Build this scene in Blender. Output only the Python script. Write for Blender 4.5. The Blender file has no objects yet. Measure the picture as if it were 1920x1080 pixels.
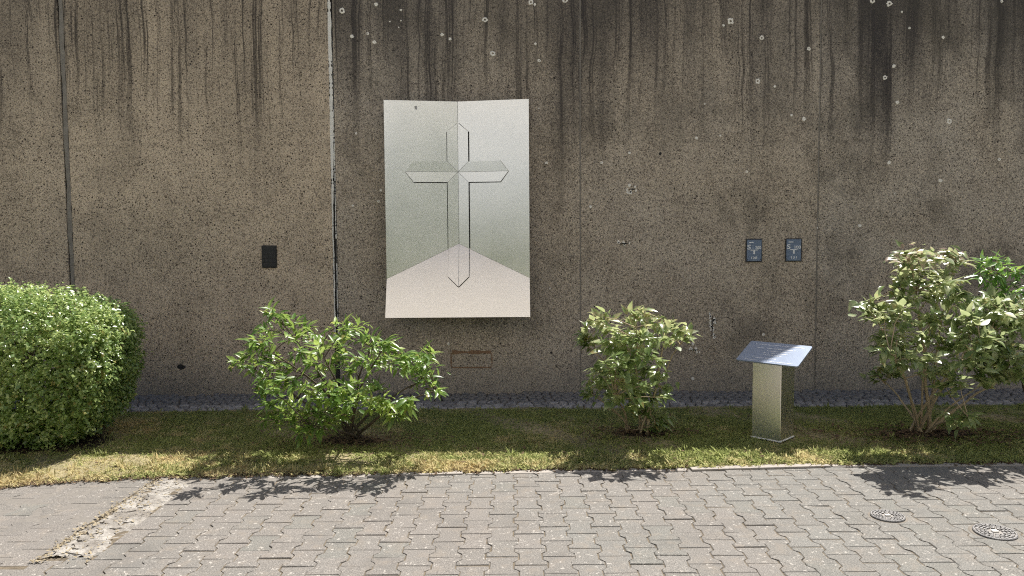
import bpy, bmesh, math, random
import numpy as np
from mathutils import Vector, Matrix, Euler

# ------------------------------------------------------------------ camera, sky, sun, exposure
scene = bpy.context.scene
COL = scene.collection
random.seed(11)
rng = np.random.default_rng(11)
R = math.radians

cam_data = bpy.data.cameras.new('camera')
cam_data.sensor_width = 36.0
cam_data.lens = 27.19
cam_data.clip_end = 2000.0
cam = bpy.data.objects.new('camera', cam_data)
COL.objects.link(cam)
cam.matrix_world = Matrix.Translation((0, 0, 1.6)) @ Matrix.Rotation(R(90 - 3.7), 4, 'X') @ Matrix.Rotation(R(-0.4), 4, 'Z')
scene.camera = cam

SUN_EL, SUN_AZ = 58.0, 31.0          # sun stands behind the wall, a little to the right
world = bpy.data.worlds.new('World')
scene.world = world
world.use_nodes = True
wnt = world.node_tree
sky = wnt.nodes.new('ShaderNodeTexSky')
sky.sky_type = 'NISHITA'
sky.sun_disc = False
sky.sun_elevation = R(SUN_EL)
sky.sun_rotation = R(SUN_AZ)
sky.air_density = 1.0
sky.dust_density = 3.0
sky.ozone_density = 1.0
bg = wnt.nodes['Background']
bg.inputs['Strength'].default_value = 0.07
wnt.links.new(sky.outputs[0], bg.inputs['Color'])

sun_data = bpy.data.lights.new('sun', 'SUN')
sun_data.energy = 5.0
sun_data.angle = R(0.5)
sun_data.color = (1.0, 0.955, 0.90)
sun = bpy.data.objects.new('sun', sun_data)
COL.objects.link(sun)
sd = Vector((math.sin(R(SUN_AZ)) * math.cos(R(SUN_EL)), math.cos(R(SUN_AZ)) * math.cos(R(SUN_EL)), math.sin(R(SUN_EL))))
sun.rotation_euler = sd.to_track_quat('Z', 'Y').to_euler()
sun.location = (3, 12, 12)

scene.view_settings.view_transform = 'Standard'
scene.view_settings.look = 'None'
scene.view_settings.exposure = 0.76
scene.view_settings.gamma = 1.0
scene.view_settings.use_curve_mapping = False
scene.render.engine = 'CYCLES'
scene.cycles.max_bounces = 6
scene.cycles.use_denoising = False
scene.cycles.filter_width = 1.1
scene.cycles.sample_clamp_indirect = 4.0
scene.cycles.transparent_max_bounces = 8

# ------------------------------------------------------------------ helpers
def link(o, parent=None):
    COL.objects.link(o)
    if parent is not None:
        o.parent = parent
    return o

def tag(o, label=None, cat=None, group=None, kind=None):
    if label: o['label'] = label
    if cat: o['category'] = cat
    if group: o['group'] = group
    if kind: o['kind'] = kind
    return o

def empty(name, loc, label=None, cat=None, group=None, kind=None):
    o = bpy.data.objects.new(name, None)
    o.empty_display_size = 0.1
    o.location = loc
    link(o)
    tag(o, label, cat, group, kind)
    return o

def inv(parent):
    return Matrix.Translation(-parent.location) if parent is not None else Matrix.Identity(4)

def obj(name, mesh, mat=None, parent=None):
    """link a mesh whose coordinates are in world space under parent (parents are only translated)"""
    o = bpy.data.objects.new(name, mesh)
    if mat is not None and not mesh.materials:
        mesh.materials.append(mat)
    link(o, parent)
    if parent is not None:
        o.location = -wloc(parent)
    return o

def wloc(o):
    v = Vector(o.location)
    while o.parent is not None:
        o = o.parent
        v = v + Vector(o.location)
    return v

def pyd(name, verts, faces, smooth=False):
    m = bpy.data.meshes.new(name)
    m.from_pydata(verts, [], faces)
    m.update()
    if smooth:
        m.polygons.foreach_set('use_smooth', [True] * len(m.polygons))
    return m

def arr_mesh(name, V, Fc, smooth=False):
    """V (n,3) float, Fc (m,k) int arrays"""
    m = bpy.data.meshes.new(name)
    V = np.ascontiguousarray(V, dtype=np.float32); Fc = np.ascontiguousarray(Fc, dtype=np.int32)
    n, (f, k) = len(V), Fc.shape
    m.vertices.add(n); m.vertices.foreach_set('co', V.ravel())
    m.loops.add(f * k); m.loops.foreach_set('vertex_index', Fc.ravel())
    m.polygons.add(f)
    m.polygons.foreach_set('loop_start', np.arange(0, f * k, k, dtype=np.int32))
    m.polygons.foreach_set('loop_total', np.full(f, k, dtype=np.int32))
    if smooth:
        m.polygons.foreach_set('use_smooth', np.ones(f, dtype=bool))
    m.update(calc_edges=True)
    m.validate()
    return m

def bm_box(bm, c, s, bev=0.0, rot=None):
    r = bmesh.ops.create_cube(bm, size=1.0)
    vs = r['verts']
    M = Matrix.Translation(c) @ (rot.to_4x4() if rot is not None else Matrix.Identity(4)) @ Matrix.Diagonal((s[0], s[1], s[2], 1))
    bmesh.ops.transform(bm, matrix=M, verts=vs)
    if bev > 0:
        es = list({e for v in vs for e in v.link_edges})
        bmesh.ops.bevel(bm, geom=es, offset=bev, segments=2, affect='EDGES', profile=0.6)

def bm_mesh(name, bm):
    m = bpy.data.meshes.new(name)
    bm.to_mesh(m); bm.free()
    return m

def box(name, c, s, mat, parent=None, bev=0.0, rot=None):
    bm = bmesh.new(); bm_box(bm, Vector(c), s, bev, rot)
    return obj(name, bm_mesh(name, bm), mat, parent)

def tube(path, radii, seg=7):
    """lists of verts / faces of a tapered tube along path"""
    V, Fc = [], []
    n = len(path)
    for i, p in enumerate(path):
        p = Vector(p)
        d = (Vector(path[min(i + 1, n - 1)]) - Vector(path[max(i - 1, 0)])).normalized()
        a = d.cross(Vector((0.31, 0.77, 0.2))).normalized(); b = d.cross(a)
        for k in range(seg):
            t = 2 * math.pi * k / seg
            V.append(tuple(p + (a * math.cos(t) + b * math.sin(t)) * radii[i]))
    for i in range(n - 1):
        for k in range(seg):
            k2 = (k + 1) % seg
            Fc.append((i * seg + k, i * seg + k2, (i + 1) * seg + k2, (i + 1) * seg + k))
    Fc.append(tuple(range((n - 1) * seg, n * seg)))
    return V, Fc

def join(parts):
    V, Fc = [], []
    for v, f in parts:
        o = len(V); V += list(v); Fc += [tuple(i + o for i in q) for q in f]
    return V, Fc

# ------------------------------------------------------------------ node materials
class NT:
    def __init__(s, name):
        s.m = bpy.data.materials.new(name); s.m.use_nodes = True
        s.t = s.m.node_tree; s.b = s.t.nodes['Principled BSDF']; s.out = s.t.nodes['Material Output']
    def put(s, sock, v):
        if isinstance(v, bpy.types.NodeSocket): s.t.links.new(v, sock)
        elif isinstance(v, (tuple, list)) and len(v) == 3 and sock.type == 'RGBA': sock.default_value = (*v, 1)
        else: sock.default_value = v
    def n(s, typ, out=0, props=None, **inp):
        nd = s.t.nodes.new('ShaderNode' + typ)
        for k, v in (props or {}).items(): setattr(nd, k, v)
        for k, v in inp.items():
            key = int(k[1:]) if k[0] == 'i' and k[1:].isdigit() else k
            s.put(nd.inputs[key], v)
        return nd.outputs[out]
    def pos(s): return s.n('NewGeometry', 'Position')
    def opos(s): return s.n('TexCoord', 'Object')
    def rnd(s): return s.n('ObjectInfo', 'Random')
    def math(s, op, a, b=0.0, c=0.0, clamp=False): return s.n('Math', 0, {'operation': op, 'use_clamp': clamp}, i0=a, i1=b, i2=c)
    def scale(s, v, k): return s.n('VectorMath', 0, {'operation': 'MULTIPLY'}, i0=v, i1=k)
    def add(s, v, k): return s.n('VectorMath', 0, {'operation': 'ADD'}, i0=v, i1=k)
    def noise(s, v, sc, det=4.0, rough=0.55, dist=0.0):
        return s.n('TexNoise', 0, None, Vector=v, Scale=sc, Detail=det, Roughness=rough, Distortion=dist)
    def vor(s, v, sc, feat='F1'):
        nd = s.t.nodes.new('ShaderNodeTexVoronoi'); nd.feature = feat
        s.put(nd.inputs['Vector'], v); nd.inputs['Scale'].default_value = sc
        return nd
    def ramp(s, v, a, b, lo=0.0, hi=1.0):
        return s.n('MapRange', 0, {'interpolation_type': 'SMOOTHSTEP'}, i0=v, i1=a, i2=b, i3=lo, i4=hi)
    def mix(s, f, a, b, mode='MIX'):
        nd = s.t.nodes.new('ShaderNodeMix'); nd.data_type = 'RGBA'; nd.blend_type = mode
        s.put(nd.inputs[0], f); s.put(nd.inputs[6], a); s.put(nd.inputs[7], b)
        return nd.outputs[2]
    def bump(s, h, st=0.5, d=0.01):
        return s.n('Bump', 0, None, Height=h, Strength=st, Distance=d)
    def sep(s, v, k): return s.n('SeparateXYZ', k, None, i0=v)
    def fin(s, col=None, rough=0.8, metal=0.0, normal=None, spec=0.3):
        if col is not None: s.put(s.b.inputs['Base Color'], col)
        s.put(s.b.inputs['Roughness'], rough); s.put(s.b.inputs['Metallic'], metal)
        s.put(s.b.inputs['Specular IOR Level'], spec)
        if normal is not None: s.put(s.b.inputs['Normal'], normal)
        return s.m

def plain(name, col, rough=0.7, metal=0.0, var=0.12, sc=30.0, spec=0.3):
    t = NT(name); p = t.pos()
    f = t.noise(p, sc, 5)
    c = t.mix(f, tuple(x * (1 - var) for x in col), tuple(min(1, x * (1 + var)) for x in col))
    return t.fin(c, rough, metal, t.bump(f, 0.15, 0.003), spec)

def mat_concrete():
    """washed aggregate concrete; object colour: R brown tone, G broad stain, B pits"""
    t = NT('weathered_concrete'); p = t.pos()
    oc = t.n('ObjectInfo', 'Color')
    tone, stain, pits = t.n('SeparateColor', 0, None, i0=oc), t.n('SeparateColor', 1, None, i0=oc), t.n('SeparateColor', 2, None, i0=oc)
    z = t.sep(p, 2); x = t.sep(p, 0)
    big = t.noise(p, 0.55, 3)
    mid = t.noise(p, 3.2, 5, 0.6)
    c = t.mix(tone, (0.420, 0.384, 0.342), (0.685, 0.566, 0.434))
    c = t.mix(t.ramp(big, 0.35, 0.65, 0, 0.5), c, (0.45, 0.375, 0.285))
    c = t.mix(t.ramp(mid, 0.35, 0.7, 0, 0.4), c, (0.26, 0.215, 0.172))
    # aggregate grain
    g1 = t.noise(p, 95, 3, 0.7)
    g2 = t.noise(p, 46, 2, 0.6)
    c = t.mix(t.ramp(g1, 0.52, 0.63, 0, 0.92), c, (0.080, 0.064, 0.053))
    c = t.mix(t.ramp(g1, 0.48, 0.32, 0, 0.8), c, (0.80, 0.69, 0.55))
    c = t.mix(t.ramp(g2, 0.58, 0.72, 0, 0.6), c, (0.075, 0.062, 0.052))
    v2 = t.vor(p, 52); lit = t.math('MULTIPLY', t.ramp(v2.outputs['Distance'], 0.30, 0.18), t.ramp(t.sep(v2.outputs['Color'], 0), 0.86, 0.92))
    c = t.mix(t.math('MULTIPLY', lit, 0.6), c, (0.62, 0.55, 0.46))
    # blow holes
    wob = t.add(p, t.scale(t.n('TexNoise', 1, None, Vector=p, Scale=25.0), (0.02, 0.02, 0.02)))
    v1 = t.vor(wob, 42)
    dens = t.math('ADD', t.math('MULTIPLY', t.ramp(t.noise(p, 2.4, 4, 0.65), 0.34, 0.66), 0.62), t.math('MULTIPLY', pits, 0.38))
    sel = t.math('GREATER_THAN', t.math('ADD', dens, t.math('MULTIPLY', t.sep(v1.outputs['Color'], 1), 0.6)), 0.74)
    rad = t.math('ADD', 0.09, t.math('MULTIPLY', t.math('POWER', t.sep(v1.outputs['Color'], 2), 3.0), 0.30))
    hole = t.math('MULTIPLY', t.math('MULTIPLY', t.math('SUBTRACT', rad, v1.outputs['Distance']), 14.0, 0, True), sel)
    c = t.mix(t.math('MULTIPLY', hole, 0.9), c, (0.022, 0.018, 0.016))
    # faint formwork / lift line
    ln = t.math('ABSOLUTE', t.math('SUBTRACT', t.math('ADD', z, t.math('MULTIPLY', t.noise(p, 5, 3), 0.05)), 2.585))
    c = t.mix(t.math('MULTIPLY', t.ramp(ln, 0.022, 0.004), t.ramp(t.noise(t.scale(p, (1.6, 0, 0)), 2.0, 2), 0.42, 0.62, 0, 0.24)), c, (0.045, 0.038, 0.032))
    # black run-off: thin streaks and broad veils, both running down from the top
    nz = t.noise(t.scale(t.add(p, t.scale(t.n('TexNoise', 1, None, Vector=p, Scale=1.6), (0.10, 0, 0))), (15, 0, 0.22)), 1.0, 5, 0.74)
    top = t.math('ADD', z, t.math('MULTIPLY', t.noise(t.scale(p, (3.5, 0, 0.2)), 1.0, 3), 2.6))
    thin = t.math('MULTIPLY', t.ramp(nz, 0.505, 0.61), t.ramp(top, 3.5, 5.1))
    c = t.mix(t.math('MULTIPLY', thin, 0.78), c, (0.030, 0.026, 0.026))
    nb = t.noise(t.scale(p, (2.3, 0, 0.10)), 1.0, 6, 0.62)
    veil = t.math('MULTIPLY', t.ramp(nb, 0.36, 0.62), t.ramp(top, 3.5, 5.3))
    veil = t.math('MULTIPLY', veil, stain)
    c = t.mix(t.math('MULTIPLY', veil, t.ramp(g1, 0.25, 0.6, 0.75, 1.0)), c, (0.045, 0.041, 0.044))
    soft = t.math('MULTIPLY', t.ramp(t.math('ADD', z, t.math('MULTIPLY', t.noise(t.scale(p, (1.2, 0, 0.5)), 1.0, 4), 2.0)), 3.5, 5.4, 0, 0.62), stain)
    c = t.mix(soft, c, (0.075, 0.068, 0.066))
    # dark algae patches, right half only where stain is set
    al = t.math('MULTIPLY', t.ramp(t.noise(t.scale(p, (1.0, 0, 0.7)), 1.35, 6, 0.68), 0.48, 0.66), stain)
    c = t.mix(t.math('MULTIPLY', al, 0.55), c, (0.080, 0.073, 0.064))
    # splash zone at the foot
    c = t.mix(t.math('MULTIPLY', t.ramp(t.math('ADD', z, t.math('MULTIPLY', mid, 0.3)), 0.65, 0.12), 0.45), c, (0.255, 0.240, 0.222))
    h = t.math('SUBTRACT', t.math('MULTIPLY', g1, 0.5), hole)
    return t.fin(c, 0.93, 0, t.bump(h, 0.7, 0.008), 0.2)

def mat_paver(obj_rand=True):
    t = NT('paving_stone_' + ('single' if obj_rand else 'field')); p = t.pos()
    big = t.noise(p, 0.7, 3)
    c = t.mix(t.ramp(t.math('ADD', big, t.math('MULTIPLY', t.sep(p, 0), 0.06)), 0.42, 0.66), (0.195, 0.180, 0.163), (0.183, 0.182, 0.167))
    r = t.rnd() if obj_rand else t.noise(p, 3.5, 0)
    c = t.mix(t.ramp(r, 0.0, 1.0, 0, 0.6), c, (0.160, 0.152, 0.137))
    c = t.mix(t.ramp(r, 0.80, 0.95, 0, 0.4), c, (0.168, 0.176, 0.157))
    g = t.noise(p, 150, 3, 0.75)
    c = t.mix(t.ramp(g, 0.51, 0.66, 0, 0.8), c, (0.080, 0.070, 0.060))
    c = t.mix(t.ramp(g, 0.48, 0.32, 0, 0.75), c, (0.40, 0.365, 0.32))
    c = t.mix(t.ramp(t.noise(p, 2.2, 5, 0.65), 0.50, 0.70, 0, 0.42), c, (0.120, 0.113, 0.102))
    d = t.noise(p, 9, 5, 0.65)
    c = t.mix(t.ramp(d, 0.48, 0.72, 0, 0.45), c, (0.245, 0.210, 0.170))
    # pale lichen dots, in patches
    v = t.vor(t.add(p, t.scale(t.n('TexNoise', 1, None, Vector=p, Scale=60.0), (0.05, 0.05, 0))), 42)
    w = t.math('MULTIPLY', t.ramp(v.outputs['Distance'], 0.30, 0.2), t.math('GREATER_THAN', t.math('ADD', t.sep(v.outputs['Color'], 0), t.math('MULTIPLY', t.noise(p, 1.9, 4), 1.25)), 1.32))
    c = t.mix(t.math('MULTIPLY', w, 0.55), c, (0.52, 0.49, 0.44))
    return t.fin(c, 0.9, 0, t.bump(t.math('ADD', g, t.math('MULTIPLY', d, 1.5)), 0.5, 0.004), 0.25)

def mat_sand():
    t = NT('joint_sand'); p = t.pos()
    a, b = t.noise(p, 14, 5), t.noise(p, 120, 3, 0.7)
    c = t.mix(t.ramp(a, 0.35, 0.65), (0.115, 0.096, 0.070), (0.200, 0.165, 0.118))
    c = t.mix(t.ramp(b, 0.4, 0.7, 0, 0.5), c, (0.085, 0.070, 0.050))
    return t.fin(c, 0.95, 0, t.bump(b, 0.6, 0.006), 0.2)

def mat_soil():
    t = NT('lawn_soil'); p = t.pos()
    a, b = t.noise(p, 2.5, 5), t.noise(p, 60, 4, 0.7)
    c = t.mix(t.ramp(a, 0.35, 0.65), (0.30, 0.265, 0.15), (0.42, 0.355, 0.205))
    c = t.mix(t.ramp(b, 0.4, 0.7), c, (0.120, 0.100, 0.058))
    return t.fin(c, 0.95, 0, t.bump(b, 0.8, 0.015), 0.2)

def mat_mulch():
    t = NT('dark_mulch'); p = t.pos()
    b = t.noise(p, 45, 4, 0.7)
    c = t.mix(t.ramp(b, 0.35, 0.7), (0.028, 0.020, 0.015), (0.085, 0.062, 0.046))
    return t.fin(c, 0.95, 0, t.bump(b, 0.9, 0.02), 0.2)

def mat_grass():
    t = NT('mown_grass'); p = t.pos()
    a = t.noise(p, 1.3, 4, 0.6)
    y = t.sep(p, 1); x = t.sep(p, 0)
    b = t.noise(p, 130, 2, 0.6)
    h = t.noise(p, 7, 3, 0.6)
    c = t.mix(t.ramp(b, 0.3, 0.7), (0.175, 0.220, 0.075), (0.520, 0.560, 0.215))
    dry = t.math('ADD', t.math('MULTIPLY', t.math('ADD', a, -0.5), 0.95), t.math('ADD', t.math('MULTIPLY', h, 0.7), 0.16))
    dry = t.math('ADD', dry, t.math('MULTIPLY', t.math('ADD', b, -0.5), 0.9))
    dry = t.math('ADD', dry, t.math('MULTIPLY', t.math('ADD', x, 0.5), -0.018))
    dry = t.math('ADD', dry, t.ramp(y, 5.9, 5.2, 0.0, 0.13))
    c = t.mix(t.ramp(dry, 0.54, 0.74), c, (0.70, 0.62, 0.34))
    c = t.mix(t.ramp(dry, 0.72, 0.85, 0, 0.6), c, (0.42, 0.30, 0.165))
    d = t.b; t.fin(c, 0.75, 0, None, 0.25)
    tr = t.n('BsdfTranslucent', 0, None, Color=c)
    t.put(t.out.inputs[0], t.n('MixShader', 0, None, i0=0.5, i1=d.outputs[0], i2=tr))
    return t.m

def mat_leaf(name, c1, c2, c3, rough=0.42, trans=0.38, tint=None, sc=13.0, spec=0.75):
    """c1 dark, c2 mid, c3 young leaf colour"""
    t = NT(name); p = t.pos()
    a = t.noise(p, sc, 1, 0.5); b = t.noise(p, 2.6, 3)
    c = t.mix(t.ramp(a, 0.32, 0.68), c1, c2)
    c = t.mix(t.ramp(t.math('ADD', t.math('MULTIPLY', a, 0.6), t.math('MULTIPLY', b, 0.5)), 0.54, 0.72), c, c3)
    if tint is not None:
        col, z0, z1 = tint
        c = t.mix(t.math('MULTIPLY', t.ramp(t.sep(p, 2), z0, z1), t.ramp(t.noise(p, 21, 1), 0.46, 0.6, 0, 0.85)), c, col)
    c = t.mix(t.ramp(t.noise(p, 17, 0), 0.72, 0.76, 0, 0.8), c, (0.42, 0.34, 0.12))
    t.fin(c, rough, 0, None, spec)
    ct = t.mix(0.5, c, tuple(min(1, q * 1.5) for q in c3))
    tr = t.n('BsdfTranslucent', 0, None, Color=ct)
    t.put(t.out.inputs[0], t.n('MixShader', 0, None, i0=trans, i1=t.b.outputs[0], i2=tr))
    return t.m

def mat_steel(name, col=(0.66, 0.64, 0.60), rough=0.33, brush=(600, 600, 4), metal=1.0, amt=0.10, bmp=0.06):
    t = NT(name); p = t.pos()
    f = t.noise(t.scale(p, brush), 1.0, 2, 0.6)
    sm = t.noise(p, 3.0, 4)
    c = t.mix(t.ramp(t.math('ADD', t.math('MULTIPLY', f, 0.5), t.math('MULTIPLY', sm, 0.5)), 0.3, 0.7), tuple(x * 0.93 for x in col), tuple(min(1, x * 1.05) for x in col))
    r = t.math('ADD', t.math('MULTIPLY', f, amt), t.math('ADD', t.math('MULTIPLY', sm, 0.08), rough - amt / 2 - 0.04))
    return t.fin(c, r, metal, t.bump(f, bmp, 0.001) if bmp else None, 0.5)

def mat_cobble():
    t = NT('basalt_cobble'); p = t.pos()
    g = t.noise(p, 70, 4, 0.65)
    c = t.mix(t.rnd(), (0.225, 0.212, 0.20), (0.46, 0.43, 0.40))
    c = t.mix(t.ramp(g, 0.4, 0.7, 0, 0.6), c, (0.085, 0.082, 0.080))
    return t.fin(c, 0.8, 0, t.bump(g, 0.5, 0.006), 0.35)

def mat_rubble():
    t = NT('crumbled_concrete'); p = t.pos()
    a, g = t.noise(p, 6, 5, 0.65), t.noise(p, 90, 4, 0.7)
    c = t.mix(t.ramp(a, 0.40, 0.62), (0.235, 0.215, 0.188), (0.41, 0.388, 0.35))
    c = t.mix(t.ramp(g, 0.5, 0.72, 0, 0.5), c, (0.17, 0.145, 0.11))
    return t.fin(c, 0.95, 0, t.bump(t.math('ADD', t.math('MULTIPLY', a, 3), g), 0.8, 0.012), 0.2)

def mat_iron():
    t = NT('cast_iron'); p = t.pos()
    g = t.noise(p, 120, 3, 0.7)
    c = t.mix(t.ramp(g, 0.35, 0.65), (0.085, 0.083, 0.082), (0.25, 0.243, 0.235))
    return t.fin(c, 0.6, 0.35, t.bump(g, 0.5, 0.002), 0.5)

def mat_far_ground():
    t = NT('far_ground'); p = t.pos()
    a, g = t.noise(p, 0.25, 4), t.noise(p, 20, 4, 0.7)
    c = t.mix(t.ramp(a, 0.35, 0.65), (0.075, 0.105, 0.035), (0.14, 0.145, 0.065))
    c = t.mix(t.ramp(g, 0.4, 0.7, 0, 0.5), c, (0.05, 0.06, 0.02))
    return t.fin(c, 0.95, 0, None, 0.1)

def mat_drive():
    t = NT('near_paving'); p = t.pos()
    br = t.t.nodes.new('ShaderNodeTexBrick'); br.offset = 0.5
    t.put(br.inputs['Vector'], t.n('CombineXYZ', 0, None, i0=t.sep(p, 1), i1=t.sep(p, 0), i2=0.0))
    br.inputs['Scale'].default_value = 1.0
    br.inputs['Brick Width'].default_value = 0.2; br.inputs['Row Height'].default_value = 0.141
    br.inputs['Mortar Size'].default_value = 0.004
    t.put(br.inputs['Color1'], (0.225, 0.203, 0.178)); t.put(br.inputs['Color2'], (0.20, 0.185, 0.165)); t.put(br.inputs['Mortar'], (0.11, 0.085, 0.06))
    return t.fin(br.outputs[0], 0.9, 0, None, 0.2)
# where foliage clusters and lichen spots sit (metres)
SPREAD = [(-1.78,5.69,1.07),(-1.73,5.78,1.01),(-1.65,5.82,0.97),(-1.59,5.94,0.92),(-1.88,5.78,0.93),(-1.87,5.92,0.87),(-1.77,5.24,0.9),(-1.95,5.57,0.77),(-2.13,5.94,0.65),(-1.95,5.71,0.65),(-1.92,5.91,0.71),(-1.75,5.31,0.86),(-1.77,5.58,0.67),(-1.5,5.41,0.91),(-1.44,5.63,0.89),(-1.34,5.66,0.85),(-1.31,5.23,0.86),(-1.2,5.38,1.01),(-1.15,5.43,0.97),(-1.19,5.92,0.95),(-1.27,5.8,0.86),(-1.01,5.34,0.91),(-1.06,5.83,0.78),(-0.87,5.33,0.88),(-0.89,5.69,0.77),(-0.72,5.32,0.79),(-0.64,5.22,0.82),(-0.63,5.88,0.73),(-0.6,5.38,0.72),(-0.62,5.38,0.65),(-0.72,5.97,0.49),(-0.63,5.88,0.52),(-0.54,5.44,0.52),(-1.81,5.95,0.68),(-1.64,5.63,0.66),(-1.59,5.74,0.75),(-1.42,5.38,0.73),(-1.49,5.93,0.56),(-1.36,5.75,0.67),(-1.33,5.96,0.69),(-1.24,5.9,0.6),(-1.07,5.45,0.75),(-1.0,5.5,0.7),(-0.91,5.35,0.77),(-0.81,5.33,0.7),(-0.74,5.27,0.74),(-0.7,5.45,0.67),(-1.84,5.68,0.56),(-1.64,5.22,0.58),(-1.89,5.74,0.46),(-1.67,5.48,0.59),(-1.57,5.46,0.57),(-1.58,5.84,0.48),(-1.44,5.58,0.49),(-1.31,5.46,0.57),(-1.25,5.59,0.49),(-1.21,5.76,0.51),(-1.0,5.26,0.57),(-1.05,5.96,0.45),(-1.8,5.65,0.37),(-1.71,5.6,0.34),(-1.82,5.6,0.29),(-1.55,5.5,0.31),(-1.47,5.45,0.35),(-1.37,5.45,0.37),(-1.3,5.45,0.42),(-1.34,5.45,0.3),(-1.43,5.45,0.25),(-1.53,5.5,0.22),(-1.24,5.5,0.34),(-1.6,5.55,0.4),(-1.17,5.45,0.43),(-1.37,5.45,0.48),(-1.26,5.45,0.48),(-1.03,5.6,0.37),(-0.89,5.55,0.4),(-0.8,5.55,0.38),(-0.85,5.55,0.32),(-0.94,5.55,0.44),(-0.76,5.55,0.43),(-1.06,5.55,0.44)]
UPRIGHT = [(0.75,5.55,0.69),(0.94,6.02,0.61),(1.06,6.08,0.56),(0.81,5.55,0.56),(0.98,6.04,0.34),(0.89,5.77,0.33),(1.03,5.91,0.32),(0.68,5.55,0.68),(0.78,5.57,0.72),(1.06,5.66,0.69),(1.04,6.15,0.53),(0.76,5.67,0.42),(0.62,6.02,0.95),(0.59,6.13,0.83),(0.58,6.14,0.76),(0.65,5.76,1.01),(0.68,5.77,0.94),(0.76,5.88,0.88),(0.75,6.04,0.95),(0.9,5.61,1.03),(1.01,6.02,1.01),(1.06,6.05,0.95),(0.93,6.09,0.93),(1.05,5.56,0.95),(1.25,6.14,0.91),(1.23,5.6,0.92),(1.31,5.76,0.87),(1.26,5.93,0.86),(0.65,6.13,0.77),(0.68,5.76,0.82),(0.82,6.13,0.77),(0.84,5.89,0.86),(0.88,5.74,0.84),(0.95,5.74,0.88),(0.99,5.65,0.83),(1.05,5.59,0.86),(1.13,5.63,0.84),(0.95,5.98,0.73),(0.83,6.18,0.68),(0.85,5.64,0.71),(0.96,5.57,0.74),(1.12,6.17,0.7),(0.72,5.88,0.74),(0.83,5.8,0.78),(0.63,5.69,0.63),(0.62,5.92,0.51),(0.62,6.07,0.37),(0.71,5.83,0.57),(0.78,5.81,0.49),(0.85,5.58,0.63),(1.01,6.13,0.46),(0.99,5.56,0.53),(1.12,5.86,0.56),(1.22,6.08,0.4),(1.14,5.62,0.42),(1.15,6.01,0.32),(0.9,6.15,0.34),(0.77,5.94,0.41),(1.05,6.04,0.36),(0.89,5.61,0.49),(0.69,5.82,0.47),(0.79,5.64,0.6),(1.1,6.1,0.19),(1.17,6.1,0.12),(1.21,6.1,0.17),(1.05,6.1,0.22),(1.13,6.1,0.08)]
TALL = [(3.71,6.02,1.02),(3.55,5.6,1.02),(3.71,5.72,0.96),(4.04,6.14,1.05),(4.03,6.03,0.85),(3.91,6.12,0.79),(3.58,5.72,0.73),(3.75,5.75,0.7),(3.65,5.93,0.61),(3.63,5.74,0.56),(3.7,5.6,0.57),(3.38,5.69,0.75),(3.18,5.49,0.88),(3.82,5.67,1.09),(4.22,6.13,0.58),(3.66,6.11,0.88),(3.0,5.86,1.47),(2.94,5.76,1.41),(2.96,5.64,1.46),(2.93,5.45,1.43),(3.07,5.59,1.44),(3.38,5.97,1.45),(3.47,6.04,1.39),(2.88,5.66,1.29),(3.05,5.98,1.32),(3.14,5.97,1.32),(3.19,5.91,1.31),(3.22,5.88,1.24),(3.33,5.96,1.31),(2.85,5.66,1.23),(3.13,5.92,1.24),(3.15,5.59,1.24),(3.32,5.75,1.25),(2.74,5.96,1.07),(2.78,5.91,1.03),(2.71,5.6,1.02),(2.83,6.1,0.97),(2.89,5.87,1.05),(2.9,5.82,0.96),(2.75,5.39,1.11),(2.97,5.8,1.12),(2.93,5.57,1.14),(3.18,5.89,1.12),(3.17,5.73,1.16),(3.4,6.0,1.1),(3.41,5.87,1.15),(3.56,5.99,1.08),(3.44,5.64,1.12),(3.66,5.87,1.13),(3.78,5.94,1.06),(3.92,6.01,1.01),(3.74,5.65,0.97),(4.04,6.02,0.97),(4.14,6.04,0.93),(4.13,5.9,0.86),(2.95,6.12,0.8),(2.9,6.11,0.71),(2.87,5.77,0.81),(2.95,5.78,0.76),(2.83,5.51,0.92),(3.17,6.02,0.77),(3.12,6.09,0.93),(3.1,5.74,0.97),(3.27,5.91,0.99),(3.37,5.93,0.91),(3.45,5.93,0.94),(3.28,5.51,1.03),(3.64,5.97,0.94),(3.63,5.82,0.98),(3.75,5.89,0.91),(3.71,5.7,0.89),(3.17,5.85,0.83),(3.33,5.97,0.78),(3.38,5.86,0.75),(3.52,5.93,0.82),(3.3,5.4,0.85),(3.43,5.5,0.88),(3.67,5.71,0.77),(3.85,5.87,0.74),(3.7,5.55,0.71),(4.01,5.9,0.74),(4.07,5.86,0.7),(2.65,5.41,0.78),(2.89,5.74,0.69),(2.82,5.55,0.67),(3.07,6.35,0.5),(3.01,6.35,0.44),(3.14,6.3,0.47),(2.86,5.42,0.7),(3.01,5.48,0.73),(3.2,5.62,0.63),(3.22,5.52,0.56),(3.12,5.53,0.51),(3.19,5.41,0.7),(3.49,5.73,0.6),(3.51,5.67,0.53),(3.74,5.84,0.54),(3.83,5.83,0.59),(3.09,5.56,0.6),(3.29,6.07,0.51),(3.25,5.38,0.76),(3.6,5.69,0.67),(3.77,5.59,0.59),(3.29,5.69,0.21),(3.25,5.47,0.3)]
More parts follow.
